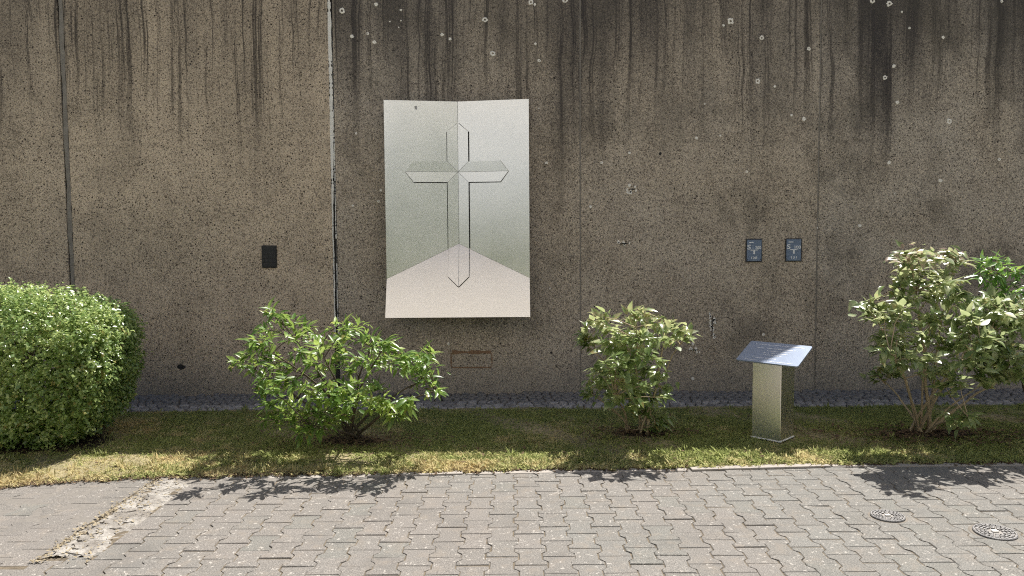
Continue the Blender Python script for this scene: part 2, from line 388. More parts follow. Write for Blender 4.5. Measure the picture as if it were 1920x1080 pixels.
CORNER = [(3.85,6.33,1.36),(3.8,6.15,1.4),(3.78,6.01,1.38),(4.01,6.25,1.34),(3.94,6.04,1.31),(3.82,6.22,1.3),(3.85,6.14,1.29),(3.98,6.23,1.25),(4.15,6.38,1.2),(4.17,6.33,1.27),(4.13,6.17,1.34),(4.32,6.33,1.29),(3.94,6.26,1.19),(3.95,6.15,1.15),(3.98,6.06,1.14),(4.2,6.24,1.19),(4.26,6.23,1.12),(4.46,6.38,1.2),(3.98,6.39,1.11),(4.15,6.24,1.04),(4.19,6.14,1.0),(4.51,6.36,1.07),(3.63,6.0,1.27),(3.72,6.04,1.23),(4.3,6.23,1.38),(4.44,6.25,1.25),(4.4,6.06,1.16),(4.42,6.25,0.9),(4.38,6.36,0.81),(4.47,6.15,0.92)]
SPOTS = [(-1.682,3.88,0.0325),(-1.34,3.941,0.0207),(-1.092,3.883,0.0133),(-1.094,3.779,0.0089),(-1.586,3.628,0.0192),(-1.362,3.569,0.0207),(-1.429,3.655,0.0148),(-0.683,3.639,0.0192),(-0.604,3.594,0.0162),(-0.252,3.782,0.0295),(-0.177,3.45,0.0295),(0.252,3.543,0.0148),(0.289,3.376,0.0177),(0.209,3.951,0.0295),(0.248,3.927,0.0148),(0.551,3.963,0.0266),(-1.116,3.713,0.0074),(-1.204,3.77,0.0089),(2.208,3.75,0.0327),(2.137,3.711,0.0136),(2.521,3.585,0.0245),(2.996,3.474,0.0191),(2.486,3.159,0.0272),(2.659,3.105,0.0136),(1.957,2.935,0.0082),(1.876,2.595,0.0191),(2.116,2.617,0.0109),(2.388,2.254,0.0163),(2.833,2.817,0.0136),(2.96,2.779,0.0218),(3.794,3.912,0.0327),(3.625,3.942,0.0272),(3.921,3.83,0.0109),(4.0,3.672,0.0136),(4.342,3.578,0.0163),(3.854,3.297,0.0191),(3.768,3.184,0.0245),(3.898,2.937,0.0191),(4.428,2.745,0.0272),(4.945,2.359,0.0163),(4.356,2.149,0.0218),(3.83,2.335,0.0191),(3.891,2.023,0.0082),(3.546,1.699,0.0191),(3.115,1.68,0.0082),(4.916,3.927,0.0163),(-1.565,2.665,0.0121),(-1.324,2.092,0.0145),(-1.35,1.982,0.0145),(-1.613,1.938,0.0121),(0.357,2.357,0.017),(0.283,2.901,0.0073),(0.388,1.079,0.0097),(0.803,1.91,0.0163),(0.917,2.355,0.0163),(1.197,2.45,0.0163),(-0.657,0.517,0.0163),(1.856,0.499,0.0163),(1.859,0.139,0.0163),(2.579,0.593,0.0163)]

# ------------------------------------------------------------------ materials in use
M_CONC = mat_concrete(); M_PAV = mat_paver(True); M_PAVF = mat_paver(False); M_SAND = mat_sand(); M_SOIL = mat_soil()
M_MULCH = mat_mulch(); M_GRASS = mat_grass(); M_COB = mat_cobble(); M_RUB = mat_rubble(); M_IRON = mat_iron()
M_PANEL = mat_steel('satin_steel_panel', (0.88, 0.88, 0.875), 0.25, (3, 3, 500), 1.0, 0.03, 0)
M_POST = mat_steel('brushed_steel_post', (0.93, 0.90, 0.86), 0.31, (500, 500, 3), 1.0, 0.06, 0.03)
M_PLATE = mat_steel('satin_aluminium_plate', (0.36, 0.43, 0.56), 0.30, (300, 3, 3), 0.35, 0.05)
M_DARK = plain('dark_joint_and_gap_shade', (0.035, 0.034, 0.034), 0.8)  # wall joints and chips, also the painted gap shade on the cross
M_SEAL = plain('white_sealant', (0.84, 0.83, 0.80), 0.8, 0, 0.18, 18)
M_GSEAL = plain('grey_rubber_strip', (0.25, 0.232, 0.21), 0.75, 0, 0.4, 14)
M_LICH = plain('white_lichen', (0.86, 0.83, 0.77), 0.95, 0, 0.12, 70)
M_RUST = plain('rust_stain', (0.26, 0.165, 0.105), 0.95, 0, 0.3, 60)
M_BLACK = plain('black_plastic', (0.014, 0.015, 0.019), 0.45, 0, 0.2, 30, 0.5)
M_BLUE = plain('weathered_blue_plate', (0.15, 0.205, 0.31), 0.4, 0, 0.25, 45, 0.5)
M_PALEBLUE = plain('faded_blue_lettering', (0.26, 0.32, 0.42), 0.5)
M_WHITE = plain('white_lettering', (0.80, 0.82, 0.85), 0.5)
M_TEXT = plain('pale_engraving', (0.80, 0.82, 0.86), 0.6, 0, 0.05)
M_BARK = plain('grey_bark', (0.10, 0.078, 0.058), 0.9, 0, 0.35, 40)
M_STEM = plain('tan_stem', (0.40, 0.32, 0.21), 0.85, 0, 0.3, 40)
M_DEBRIS = plain('dead_leaf_litter', (0.11, 0.072, 0.042), 0.95, 0, 0.6, 35)
M_STRAW = plain('dry_straw', (0.30, 0.25, 0.165), 0.9, 0, 0.4, 30)
M_SMUDGE = plain('grey_smudge', (0.42, 0.42, 0.43), 0.5)
M_KERB = plain('pale_kerb_concrete', (0.34, 0.31, 0.275), 0.95, 0, 0.25, 25)
M_FILL = plain('sandy_joint_fill', (0.185, 0.170, 0.150), 0.95, 0, 0.3, 40)
M_MORTAR = plain('sandy_mortar', (0.20, 0.178, 0.148), 0.95, 0, 0.25, 30)

# ------------------------------------------------------------------ ground
g = pyd('ground', [(-400, -400, -0.05), (400, -400, -0.05), (400, 400, -0.05), (-400, 400, -0.05)], [(0, 1, 2, 3)])
tag(obj('ground', g, mat_far_ground()), kind='structure')

# border between paving and lawn, measured along the edge
EX = [-9.0, -4.2, -3.7, -3.32, -3.05, -2.75, -2.39, -1.8, -1.17, -0.70, -0.34, 0.36, 1.21, 2.24, 3.5, 9.0]
EY = [4.70, 4.78, 4.82, 4.91, 5.04, 5.10, 5.13, 5.16, 5.175, 5.19, 5.225, 5.26, 5.265, 5.335, 5.335, 5.36]
def edge_y(x): return np.interp(x, EX, EY)
def edge_n(x): return edge_y(x) + 0.016 * np.sin(x * 23.0 + 2 * np.sin(x * 3)) + 0.012 * np.sin(x * 61.0 + 1) + 0.008 * np.sin(x * 7.3)

# paving: sand bed with interlocking stones on it
NEAR_Y = 2.55
pv = pyd('pavement', [(-9, NEAR_Y, -0.0040), (9, NEAR_Y, -0.0040), (9, 5.45, -0.0040), (-9, 5.45, -0.0040)], [(0, 1, 2, 3)])
pavement = tag(obj('pavement', pv, M_SAND), kind='structure')
dr = pyd('near_pavement', [(-9, -4.0, -0.002), (9, -4.0, -0.002), (9, NEAR_Y, -0.002), (-9, NEAR_Y, -0.002)], [(0, 1, 2, 3)])
tag(obj('near_pavement', dr, mat_drive()), kind='structure')

PW, PL, AMP, GAP = 0.1425, 0.2, 0.0125, 0.0020
def stone_mesh(jit, cut=None):
    prof = [(-0.1, AMP), (-0.063, AMP), (-0.037, -AMP), (0.037, -AMP), (0.063, AMP), (0.1, AMP)]
    right = [(PW / 2 + a - GAP, min(max(y, -0.1 + GAP), 0.1 - GAP)) for y, a in prof]
    left = [(-x, y) for x, y in reversed(right)]
    if cut == 'R': right = [(PW / 2 - 0.006, -0.1 + GAP), (PW / 2 - 0.006, 0.1 - GAP)]
    if cut == 'L': left = [(-PW / 2 + 0.006, 0.1 - GAP), (-PW / 2 + 0.006, -0.1 + GAP)]
    o = [(x + jit.uniform(-.0015, .0015), y + jit.uniform(-.0015, .0015)) for x, y in right + left]
    n = len(o)
    def ins(p, k):
        return (p[0] * (1 - k / 0.07), p[1] * (1 - k / 0.1))
    V = [(*ins(p, 0.0034), 0.0 + jit.uniform(-.0006, .0006)) for p in o] + [(*p, -0.0036) for p in o] + [(*p, -0.03) for p in o]
    Fc = [tuple(range(n))]
    for r in (0, 1):
        for i in range(n):
            j = (i + 1) % n
            Fc.append((r * n + i, (r + 1) * n + i, (r + 1) * n + j, r * n + j))
    return V, Fc
jit = random.Random(3)
SV = [stone_mesh(jit) for _ in range(6)]; SR = [stone_mesh(jit, 'R') for _ in range(2)]; SL = [stone_mesh(jit, 'L') for _ in range(2)]
def mk(s, nm='paving_stone'):
    m = pyd(nm, *s); m.materials.append(M_PAV); return m
MV, MR, ML = [mk(s) for s in SV], [mk(s) for s in SR], [mk(s) for s in SL]
STRIP0, STRIP1, STRIPY = -2.40, -2.125, 3.86
COVERS = [(2.13, 4.31, 0.092), (2.585, 4.06, 0.106)]
stones = []
X0 = -0.131 + PW / 2
for ci in range(-62, 63):
    cx = X0 + ci * PW
    for ri in range(-2, 16):
        cy = 3.994 - 0.1 + 0.2 * (ri - 5) + (0.1 if ci % 2 else 0.0)
        kind = 'V'
        if cx < STRIP0 - 0.005 + PW / 2 and cy > STRIPY - 0.1:    # left field stands on its own lines
            cy += 0.035
        if cy < NEAR_Y + 0.09 or cy - 0.06 > edge_y(cx) + 0.02: continue
        if cy > STRIPY and STRIP0 - PW / 2 + 0.01 < cx < STRIP1 + PW / 2 - 0.03: continue
        if cy > STRIPY and STRIP1 <= cx < STRIP1 + PW * 1.45: kind = 'L'
        if cy > STRIPY and STRIP0 - PW * 1.5 < cx < STRIP0: kind = 'R'
        if any(math.hypot(cx - a, cy - b) < r * 0.8 for a, b, r in COVERS): continue
        stones.append((cx, cy, kind))
def px_of(x, y):
    q = cam.matrix_world.inverted() @ Vector((x, y, 0)); return q.x / -q.z * 1450 + 960, 540 - q.y / -q.z * 1450
def in_view(x, y):
    a, b = px_of(x, y); return -60 < a < 1980 and b < 1110
inv_ = sorted([s for s in stones if in_view(s[0], s[1])], key=lambda s: s[1])
single = set(inv_[:300]); fieldV, fieldF = [], []
sj = random.Random(8)
for s in stones:
    cx, cy, kind = s
    a, tx, ty, dz = sj.gauss(0, 0.010), sj.gauss(0, 0.007), sj.gauss(0, 0.007), sj.gauss(0, 0.0014)
    left_field = cx < STRIP0; dz = max(dz, -.0012); tx *= .7; ty *= .7
    if left_field: dz -= 0.001; tx *= 1.5; ty *= 1.5
    k = sj.randrange(6)
    M = Matrix.Translation((cx + sj.gauss(0, .0012), cy + sj.gauss(0, .0015), dz)) @ Euler((tx, ty, a)).to_matrix().to_4x4()
    if s in single:
        o = bpy.data.objects.new('paving_stone', {'V': MV[k], 'R': MR[k % 2], 'L': ML[k % 2]}[kind])
        link(o, pavement); o.matrix_local = M
    else:
        v, f = {'V': SV[k], 'R': SR[k % 2], 'L': SL[k % 2]}[kind]
        o_ = len(fieldV); fieldV += [tuple(M @ Vector(q)) for q in v]; fieldF += [tuple(i + o_ for i in q) for q in f]
tag(obj('paving_field', pyd('paving_field', fieldV, fieldF), M_PAVF, pavement), kind='stuff')

# crumbled concrete strip in the paving
n1, n2 = 14, 90
V, Fc = [], []
for j in range(n2 + 1):
    y = STRIPY - 0.03 + (5.2 - STRIPY) * j / n2
    for i in range(n1 + 1):
        u = i / n1
        x = STRIP0 + 0.0 + (STRIP1 - STRIP0 + 0.012) * u
        z = -0.006 + 0.008 * math.sin(math.pi * u) ** 0.5 + 0.003 * math.sin(y * 17 + 3 * math.sin(x * 30)) + sj.uniform(-.003, .003)
        z += 0.003 * math.sin(x * 41 + y * 9)
        V.append((x, y, z))
for j in range(n2):
    for i in range(n1):
        a = j * (n1 + 1) + i; Fc.append((a, a + 1, a + n1 + 2, a + n1 + 1))
tag(obj('concrete_strip', pyd('concrete_strip', V, Fc), M_RUB, pavement))
cr = random.Random(21)
for i in range(26):                                    # broken slabs on the strip
    y = STRIPY + 0.02 + (5.10 - STRIPY) * (i + cr.random()) / 26
    x = cr.uniform(STRIP0 + 0.07, STRIP1 - 0.06); r = cr.uniform(0.03, 0.085)
    n = cr.randint(6, 9); ang = sorted(cr.uniform(0, 6.283) for _ in range(n))
    P = [(x + r * cr.uniform(.6, 1.2) * math.cos(t), y + 0.7 * r * cr.uniform(.6, 1.2) * math.sin(t)) for t in ang]
    h = cr.uniform(0.001, 0.007)
    V = [(a + (x - a) * .12, b + (y - b) * .12, h + cr.uniform(-.002, .002)) for a, b in P] + [(a, b, -0.02) for a, b in P]
    Fc = [tuple(range(n))] + [(k, n + k, n + (k + 1) % n, (k + 1) % n) for k in range(n)]
    obj('broken_concrete_piece', pyd('broken_concrete_piece', V, Fc), M_RUB, pavement)

# worn left field: its joints are filled nearly flush
tag(obj('joint_fill', pyd('joint_fill', [(-9, STRIPY - .1, -.0022), (STRIP0 - .01, STRIPY - .1, -.0022), (STRIP0 - .01, 5.3, -.0022), (-9, 5.3, -.0022)], [(0, 1, 2, 3)]), M_FILL, pavement))

# edging stones along the lawn
for i, (x0, x1, h, dy) in enumerate([(-1.95, -1.0, .003, -.008), (-0.99, -0.34, 0.010, -.012), (-0.33, 0.62, 0.005, -.016), (0.63, 1.2, 0.006, -.012), (1.215, 2.2, 0.014, -.016), (2.21, 3.2, 0.008, -.014), (3.21, 4.2, 0.006, -.012)]):
    ya, yb = edge_y(x0) - 0.012 + dy, edge_y(x1) - 0.012 + dy
    ang = math.atan2(yb - ya, x1 - x0)
    box('edging_stone', ((x0 + x1) / 2, (ya + yb) / 2 - 0.012, h - 0.06), (x1 - x0 - 0.008, 0.07, 0.12), M_KERB, pavement, 0.006, Matrix.Rotation(ang, 3, 'Z'))

# lawn soil
nx, ny = 220, 26
V, Fc = [], []
for j in range(ny + 1):
    for i in range(nx + 1):
        x = -9 + 18 * i / nx; y0 = edge_n(x) - 0.004; y1 = 7.14
        y = y0 + (y1 - y0) * j / ny
        z = (-0.012 if j == 0 else 0.010 + 0.010 * math.sin(x * 3.1 + y * 2) + 0.006 * math.sin(x * 9 + y * 7)) + sj.uniform(-.003, .003)
        V.append((x, y, z))
for j in range(ny):
    for i in range(nx):
        a = j * (nx + 1) + i; Fc.append((a, a + 1, a + nx + 2, a + nx + 1))
tag(obj('lawn', pyd('lawn', V, Fc, True), M_SOIL), kind='structure')

BEDS = [(-1.26, 5.98, 0.36, 0.17), (1.03, 6.16, 0.26, 0.13), (3.32, 6.08, 0.50, 0.18), (-4.1, 5.98, 1.25, 0.42), (2.07, 6.0, 0.235, 0.235)]
def bare(x, y):
    m = np.zeros_like(x)
    for bx_, by_, ra, rb in BEDS:
        m = np.maximum(m, np.clip(1.25 - ((x - bx_) / ra) ** 2 - ((y - by_) / rb) ** 2, 0, 1))
    return m
for bx_, by_, ra, rb in BEDS[:4]:
    V, Fc = [(bx_, by_, 0.034)], []
    n = 26
    for k, rr in enumerate((0.35, 0.7, 1.0)):
        for i in range(n):
            t = 2 * math.pi * i / n; w = rr * (1 + sj.uniform(-.1, .1))
            V.append((bx_ + ra * w * math.cos(t), by_ + rb * w * math.sin(t), (0.032, 0.024, 0.000)[k] + sj.uniform(-.006, .006)))
    for i in range(n): Fc.append((0, 1 + i, 1 + (i + 1) % n))
    for k in range(2):
        for i in range(n):
            a = 1 + k * n + i; b = 1 + k * n + (i + 1) % n; Fc.append((a, a + n, b + n, b))
    tag(obj('planting_bed', pyd('planting_bed', V, Fc, True), M_MULCH), kind='structure')

# grass blades: nobody could count them
def grass(n, x0, x1):
    x = rng.uniform(x0, x1, n); e = edge_n(x)
    y = e - 0.03 + (7.10 - e) * rng.random(n) ** 1.15
    patch = 0.5 + 0.5 * np.sin(x * 2.3 + 1.3 * np.sin(y * 3.1)) * np.sin(y * 4.7 + 1.9 * np.sin(x * 1.7))
    keep = rng.random(n) < (0.55 + 0.45 * patch) * (1 - 0.97 * bare(x, y))
    keep &= ~((y < e + 0.03) & (rng.random(n) > 0.35))
    keep &= ~((x > -9) & (x < -3.0) & (y < e + 0.12) & (rng.random(n) > 0.8))
    x, y, patch = x[keep], y[keep], patch[keep]; n = len(x)
    L = rng.uniform(0.016, 0.044, n) * (0.8 + 0.5 * patch); L *= np.where(rng.random(n) < 0.04, 1.7, 1)
    az = rng.uniform(0, 2 * np.pi, n); lean = np.abs(rng.normal(1.0, 0.35, n)).clip(0, 1.45)
    w = rng.uniform(0.0024, 0.0052, n); fa = az + np.pi / 2 + rng.normal(0, .5, n)
    z = np.full(n, 0.004)
    dx, dy = np.cos(az) * np.sin(lean), np.sin(az) * np.sin(lean)
    V = np.zeros((n, 4, 3))
    V[:, 0] = np.stack([x - w * np.cos(fa), y - w * np.sin(fa), z], 1)
    V[:, 1] = np.stack([x + w * np.cos(fa), y + w * np.sin(fa), z], 1)
    mx, my, mz = x + dx * L * .45, y + dy * L * .45, z + L * np.cos(lean * .6) * .6
    V[:, 2] = np.stack([mx + w * .8 * np.cos(fa), my + w * .8 * np.sin(fa), mz], 1)
    V[:, 3] = np.stack([x + dx * L, y + dy * L, z + L * np.cos(lean)], 1)
    b = np.arange(n)[:, None] * 4
    return V.reshape(-1, 3), b + np.array([[0, 1, 2, 3]])
GV, GF = grass(420000, -5.6, 6.0)
def tufts(k, per):                                         # coarser tufts and weeds among the mown blades
    tx = rng.uniform(-5.2, 5.6, k); e = edge_n(tx); ty = e + .02 + (7.12 - e) * np.where(rng.random(k) < .35, rng.random(k) * .15, rng.random(k))
    ok = bare(tx, ty) < .6; tx, ty = np.repeat(tx[ok], per), np.repeat(ty[ok], per); n = len(tx)
    x, y = tx + rng.normal(0, .012, n), ty + rng.normal(0, .012, n)
    L = rng.uniform(.03, .085, n); az = rng.uniform(0, 6.283, n); lean = np.abs(rng.normal(.6, .35, n)); w = rng.uniform(.003, .007, n); fa = az + np.pi / 2
    V = np.zeros((n, 4, 3)); dx, dy = np.cos(az) * np.sin(lean), np.sin(az) * np.sin(lean)
    V[:, 0] = np.stack([x, y, np.full(n, .004)], 1)
    for q, s in ((1, 1), (3, -1)): V[:, q] = np.stack([x + dx * L * .5 + s * w * np.cos(fa), y + dy * L * .5 + s * w * np.sin(fa), .004 + L * .6 * np.cos(lean * .7)], 1)
    V[:, 2] = np.stack([x + dx * L, y + dy * L, .004 + L * np.cos(lean)], 1)
    return V.reshape(-1, 3), np.arange(n)[:, None] * 4 + np.array([[0, 1, 2, 3]])
TV, TF = tufts(420, 14)
GF = np.concatenate([GF, TF + len(GV)]); GV = np.concatenate([GV, TV])
tag(obj('grass', arr_mesh('grass', GV, GF), M_GRASS), 'short mown grass with dry straw patches along the wall', 'grass', kind='stuff')

def litter(n, fx, fy, size, zz=0.008):
    x, y = fx(n), None
    y = fy(x, n); n = len(x)
    s = rng.uniform(*size, n); a = rng.uniform(0, 6.283, n); ti = rng.normal(0, .5, (n, 2))
    c, sn = np.cos(a), np.sin(a)
    V = np.zeros((n, 4, 3))
    for k, (u, v) in enumerate(((-1, -.5), (1, -.5), (1, .5), (-1, .5))):
        V[:, k, 0] = x + s * (u * c - v * sn); V[:, k, 1] = y + s * (u * sn + v * c)
        V[:, k, 2] = zz + s * .45 * (u * ti[:, 0] + v * ti[:, 1]) + rng.uniform(0, .006, n)
    return V.reshape(-1, 3), np.arange(n)[:, None] * 4 + np.array([[0, 1, 2, 3]])
a1 = litter(9000, lambda n: rng.uniform(-5.5, 5.5, n), lambda x, n: edge_n(x) + np.abs(rng.normal(0, .03, n)) * rng.choice([-1, 1], n, p=[.35, .65]), (0.004, 0.012))
a2 = litter(900, lambda n: rng.normal(-1.25, .33, n), lambda x, n: rng.normal(5.95, .13, n), (0.005, 0.014), 0.045)
a3 = litter(600, lambda n: rng.normal(1.03, .24, n), lambda x, n: rng.normal(6.13, .11, n), (0.005, 0.014), 0.045)
a4 = litter(1100, lambda n: rng.normal(3.4, .45, n), lambda x, n: rng.normal(6.0, .17, n), (0.006, 0.018), 0.04)
a5 = litter(700, lambda n: rng.uniform(-5, 5.5, n), lambda x, n: rng.uniform(5.3, 7.1, n), (0.006, 0.016), 0.03)
LV = np.concatenate([a1[0], a2[0], a3[0], a4[0], a5[0]]); off = np.cumsum([0, len(a1[0]), len(a2[0]), len(a3[0]), len(a4[0])])
LF = np.concatenate([a[1] + o for a, o in zip((a1, a2, a3, a4, a5), off)])
tag(obj('leaf_litter', arr_mesh('leaf_litter', LV, LF), M_DEBRIS), 'brown crumbs and dead leaves along the lawn edge', 'litter', kind='stuff')
# dry straw in the crumbled strip
n = 520
b1 = litter(n, lambda n: np.where(rng.random(n) < .6, rng.normal(STRIP0 + .02, .025, n), rng.uniform(STRIP0, STRIP1, n)), lambda x, n: rng.uniform(3.75, 5.1, n), (0.003, 0.010), 0.006)
tag(obj('dry_weeds', arr_mesh('dry_weeds', b1[0], b1[1]), M_STRAW), 'dry yellow weeds in the crumbled strip of the paving', 'weeds', kind='stuff')

# cobble strip along the wall foot
cs = pyd('cobble_strip', [(-9, 7.13, -0.004), (9, 7.13, -0.004), (9, 7.91, -0.004), (-9, 7.91, -0.004)], [(0, 1, 2, 3)])
cobbles = tag(obj('cobble_strip', cs, M_SAND), kind='structure')
def cobble_shape(jr):
    n = 8; o = []
    for i in range(n):
        t = 2 * math.pi * (i + .5) / n
        c, s = math.cos(t), math.sin(t); k = 1 / max(abs(c), abs(s)) * .86 + .12
        o.append((.5 * c * k * jr.uniform(.88, 1.05), .5 * s * k * jr.uniform(.88, 1.05)))
    V = [(a * .74, b * .74, 1 + jr.uniform(-.25, .25)) for a, b in o] + [(a * .95, b * .95, .5) for a, b in o] + [(a, b, -1.) for a, b in o]
    Fc = [tuple(range(n))] + [(r * n + i, (r + 1) * n + i, (r + 1) * n + (i + 1) % n, r * n + (i + 1) % n) for r in (0, 1) for i in range(n)]
    return V, Fc
cj = random.Random(4)
CS = [cobble_shape(cj) for _ in range(7)]
CM = []
for v, f in CS:
    m = pyd('cobble', v, f, True); m.materials.append(M_COB); CM.append(m)
cob = []
for r in range(9):
    x = -8.0 + cj.random() * .1
    while x < 8.0:
        w = cj.uniform(.06, .115)
        cob.append((x + w / 2, 7.175 + r * .082 + .020 * math.sin(x * 4.2 + r * .3) + cj.uniform(-.014, .014), w * .95, cj.uniform(.066, .082)))
        x += w
def cob_vis(c):
    a, b = px_of(c[0], c[1]); return 200 < a < 1940
order = sorted([c for c in cob if cob_vis(c)], key=lambda c: c[1] + 0.02 * abs(c[0]))
cset = set(order[:300]); FV, FF = [], []
for c in cob:
    k = cj.randrange(7)
    if c[1] + .05 > 7.9: continue
    M = Matrix.Translation((c[0], c[1], .006 + cj.uniform(-.005, .006))) @ Euler((cj.gauss(0, .07), cj.gauss(0, .07), cj.gauss(0, .12))).to_matrix().to_4x4() @ Matrix.Diagonal((c[2], c[3], .015, 1))
    if c in cset:
        o = bpy.data.objects.new('cobble', CM[k]); link(o, cobbles); o.matrix_local = M
    else:
        v, f = CS[k]; o_ = len(FV); FV += [tuple(M @ Vector(q)) for q in v]; FF += [tuple(i + o_ for i in q) for q in f]
tag(obj('cobble_field', pyd('cobble_field', FV, FF, True), M_COB, cobbles), kind='stuff')

# ------------------------------------------------------------------ concrete wall
WY, WH = 7.9, 4.265
wall = empty('concrete_wall', (0, WY, 0), 'tall brown concrete wall of stained panels behind the shrubs', 'wall')
PAN = [(-9.6, -7.17, .7, .15, .9), (-7.13, -4.528, .80, .40, .9), (-4.472, -1.829, .92, .30, .85), (-1.781, .694, .28, .75, .35), (.708, 3.110, .30, .75, .40), (3.124, 5.55, .12, 1.0, .45), (5.562, 8.0, .2, .9, .4), (8.012, 10.4, .2, .9, .4)]
for x0, x1, a, b, c in PAN:
    o = box('wall_panel', ((x0 + x1) / 2, WY + .1, WH / 2 - .15), (x1 - x0, .2, WH + .3), M_CONC, wall, 0.006)
    o.color = (a, b, c, 1)
def ribbon(name, mat, xf, wf, y, z0, z1, n, th=0.006):
    V, Fc = [], []
    for i in range(n + 1):
        z = z0 + (z1 - z0) * i / n; x = xf(z); w = max(wf(z), 0.0006)
        V += [(x - w / 2, y, z), (x, y - th, z), (x + w / 2, y, z)]
    for i in range(n):
        a = i * 3; Fc += [(a, a + 1, a + 4, a + 3), (a + 1, a + 2, a + 5, a + 4)]
    return obj(name, pyd(name, V, Fc), mat, wall)
rr = random.Random(6)
ph = [rr.uniform(0, 6.28) for _ in range(12)]
def nz1(z, k=0): return .5 * math.sin(z * 7 + ph[k]) + .3 * math.sin(z * 19 + ph[k + 1]) + .25 * math.sin(z * 43 + ph[k + 2])
for xx, w in ((-4.5, .056), (-1.805, .048), (.701, .014), (3.117, .014)):
    box('joint_filler', (xx, WY + (.07 if w > .03 else .057), WH / 2 - .1), (w + .004, .10, WH + .15), M_DARK if w > .03 else M_GSEAL, wall)
ribbon('sealant_strip', M_GSEAL, lambda z: -4.497 + .006 * nz1(z), lambda z: .044 + .008 * nz1(z, 3), WY + .006, 0, WH, 160)
ribbon('sealant_strip', M_SEAL, lambda z: -1.812 + .004 * nz1(z) - .009 * max(0, min(1, (3.0 - z) / 1.2)), lambda z: (.036 + .006 * nz1(z, 3)) * max(.42, min(1, (z - 1.3) / 1.2)) * (0.5 if rr.random() < .08 else 1), WY + .006, .55, WH, 260)
ribbon('sealant_strip', M_SEAL, lambda z: -1.790 + .0025 * nz1(z, 5), lambda z: max(0, (.011 + .004 * nz1(z, 2)) * (1 if z < 2.9 else .3)) * (0.1 if (rr.random() < .12 or 1.35 < z < 1.6) else 1), WY + .007, .5, 3.6, 260)
for xx in (-6.0,): pass
# lichen spots, chips and stains sit on the wall
def blob(name, mat, x, z, rx, rz, hole=0.0, n=14, y=WY - .0015, jr=rr, rough=.22, th=.0022):
    V, Fc = [], []
    for i in range(n):
        t = 2 * math.pi * i / n; k = 1 + jr.uniform(-rough, rough); c, s = math.cos(t), math.sin(t)
        V += [(x + rx * k * c, y + .002, z + rz * k * s), (x + rx * k * .86 * c, y - th, z + rz * k * .86 * s), (x + rx * (hole * k + .001) * c, y - th, z + rz * (hole * k + .001) * s), (x + rx * hole * .8 * c, y + .002, z + rz * hole * .8 * s)]
    for i in range(n):
        j = (i + 1) % n
        for r in range(3): Fc.append((i * 4 + r, j * 4 + r, j * 4 + r + 1, i * 4 + r + 1))
    return obj(name, pyd(name, V, Fc), mat, wall)
for i, (x, z, r) in enumerate(SPOTS):
    r = max(r, .0085) * .98
    blob('lichen_spot', M_LICH, x, z, r, r * rr.uniform(.85, 1.1), hole=(.42 if r > .024 else (.3 if i % 3 == 0 else .05)))
def scar(x, z, w, h, n, dark=True):
    for i in range(n):
        blob('wall_chip', M_LICH, x + rr.uniform(-.5, .5) * w, z + rr.uniform(-.5, .5) * h, rr.uniform(.006, .016), rr.uniform(.006, .02), .05, 9)
    if dark: blob('wall_crack', M_DARK, x, z, .006 if h > w else w * .35, h * .42 if h > w else .006, .02, 12, WY - .004)
scar(2.052, .68, .065, .27, 26); scar(1.867, .438, .12, .05, 10); scar(1.225, 2.085, .10, .09, 9); scar(1.145, 1.534, .12, .04, 6)
blob('wall_chip', M_DARK, -3.412, .30, .04, .028, .02, 11); blob('wall_chip', M_DARK, 1.511, 2.442, .014, .016, .02, 9); blob('wall_chip', M_DARK, .40, .42, .014, .014, .02, 9)
for (cx, cz, w, h) in ((-.422, .43, .40, .030), (-.422, .272, .40, .014), (-.632, .35, .010, .15), (-.212, .35, .010, .15)):
    n = 10; V, Fc = [], []
    for i in range(n + 1):
        t = i / n - .5; k = 1 + rr.uniform(-.5, .5)
        if w > h: V += [(cx + t * w, WY - .0012, cz - h / 2 * k), (cx + t * w, WY - .0012, cz + h / 2 * k)]
        else: V += [(cx + w / 2 * k, WY - .0012, cz + t * h), (cx - w / 2 * k, WY - .0012, cz + t * h)]
    Fc = [(2 * i, 2 * i + 2, 2 * i + 3, 2 * i + 1) for i in range(n)]
    obj('rust_stain', pyd('rust_stain', V, Fc), M_RUST, wall)

# ------------------------------------------------------------------ building and hedge opposite, added unseen for panel reflections and warm bounce
bld = empty('added_building', (0, -13.0, 0), 'cream plastered building added opposite the wall, unseen, for panel reflections and warm bounce light', 'building')
M_PLAST = plain('cream_plaster', (0.68, 0.615, 0.545), 0.95, 0, 0.06, 2.0); M_GLASS = plain('window_glass', (0.03, 0.04, 0.05), 0.08, 0, .1, 3, .6)
M_ROOF = plain('red_roof_tiles', (0.22, 0.09, 0.06), 0.9)
box('wall', (0, -16.0, 12.75), (50, 6, 10.5), M_PLAST, bld)
box('plinth_storeys', (0, -16.0, 3.75), (50.2, 6.2, 7.496), plain('grey_blue_render', (0.47, 0.49, 0.51), 0.95, 0, .06, 2.0), bld)  # lower storeys coloured to cool the reflection in the upper panel faces
rf = box('roof', (0, -16.0, 18.3), (51, 7, .6), M_ROOF, bld, .15)
for zz in (1.0, 4.4, 7.8, 11.2, 14.6):
    for k in range(-7, 8):
        wn = box('window', (k * 3.2, -12.985, zz + .9), (1.2, .28, 1.6), M_SEAL, bld)
        box('pane', (k * 3.2, -12.84, zz + .9), (1.0, .02, 1.4), M_GLASS, wn)
hd = empty('added_hedge', (0, -9.6, 0), 'tall loose hedge added before the cream building, unseen, for green panel reflections', 'hedge')
V, Fc = [], []
hq = random.Random(12)
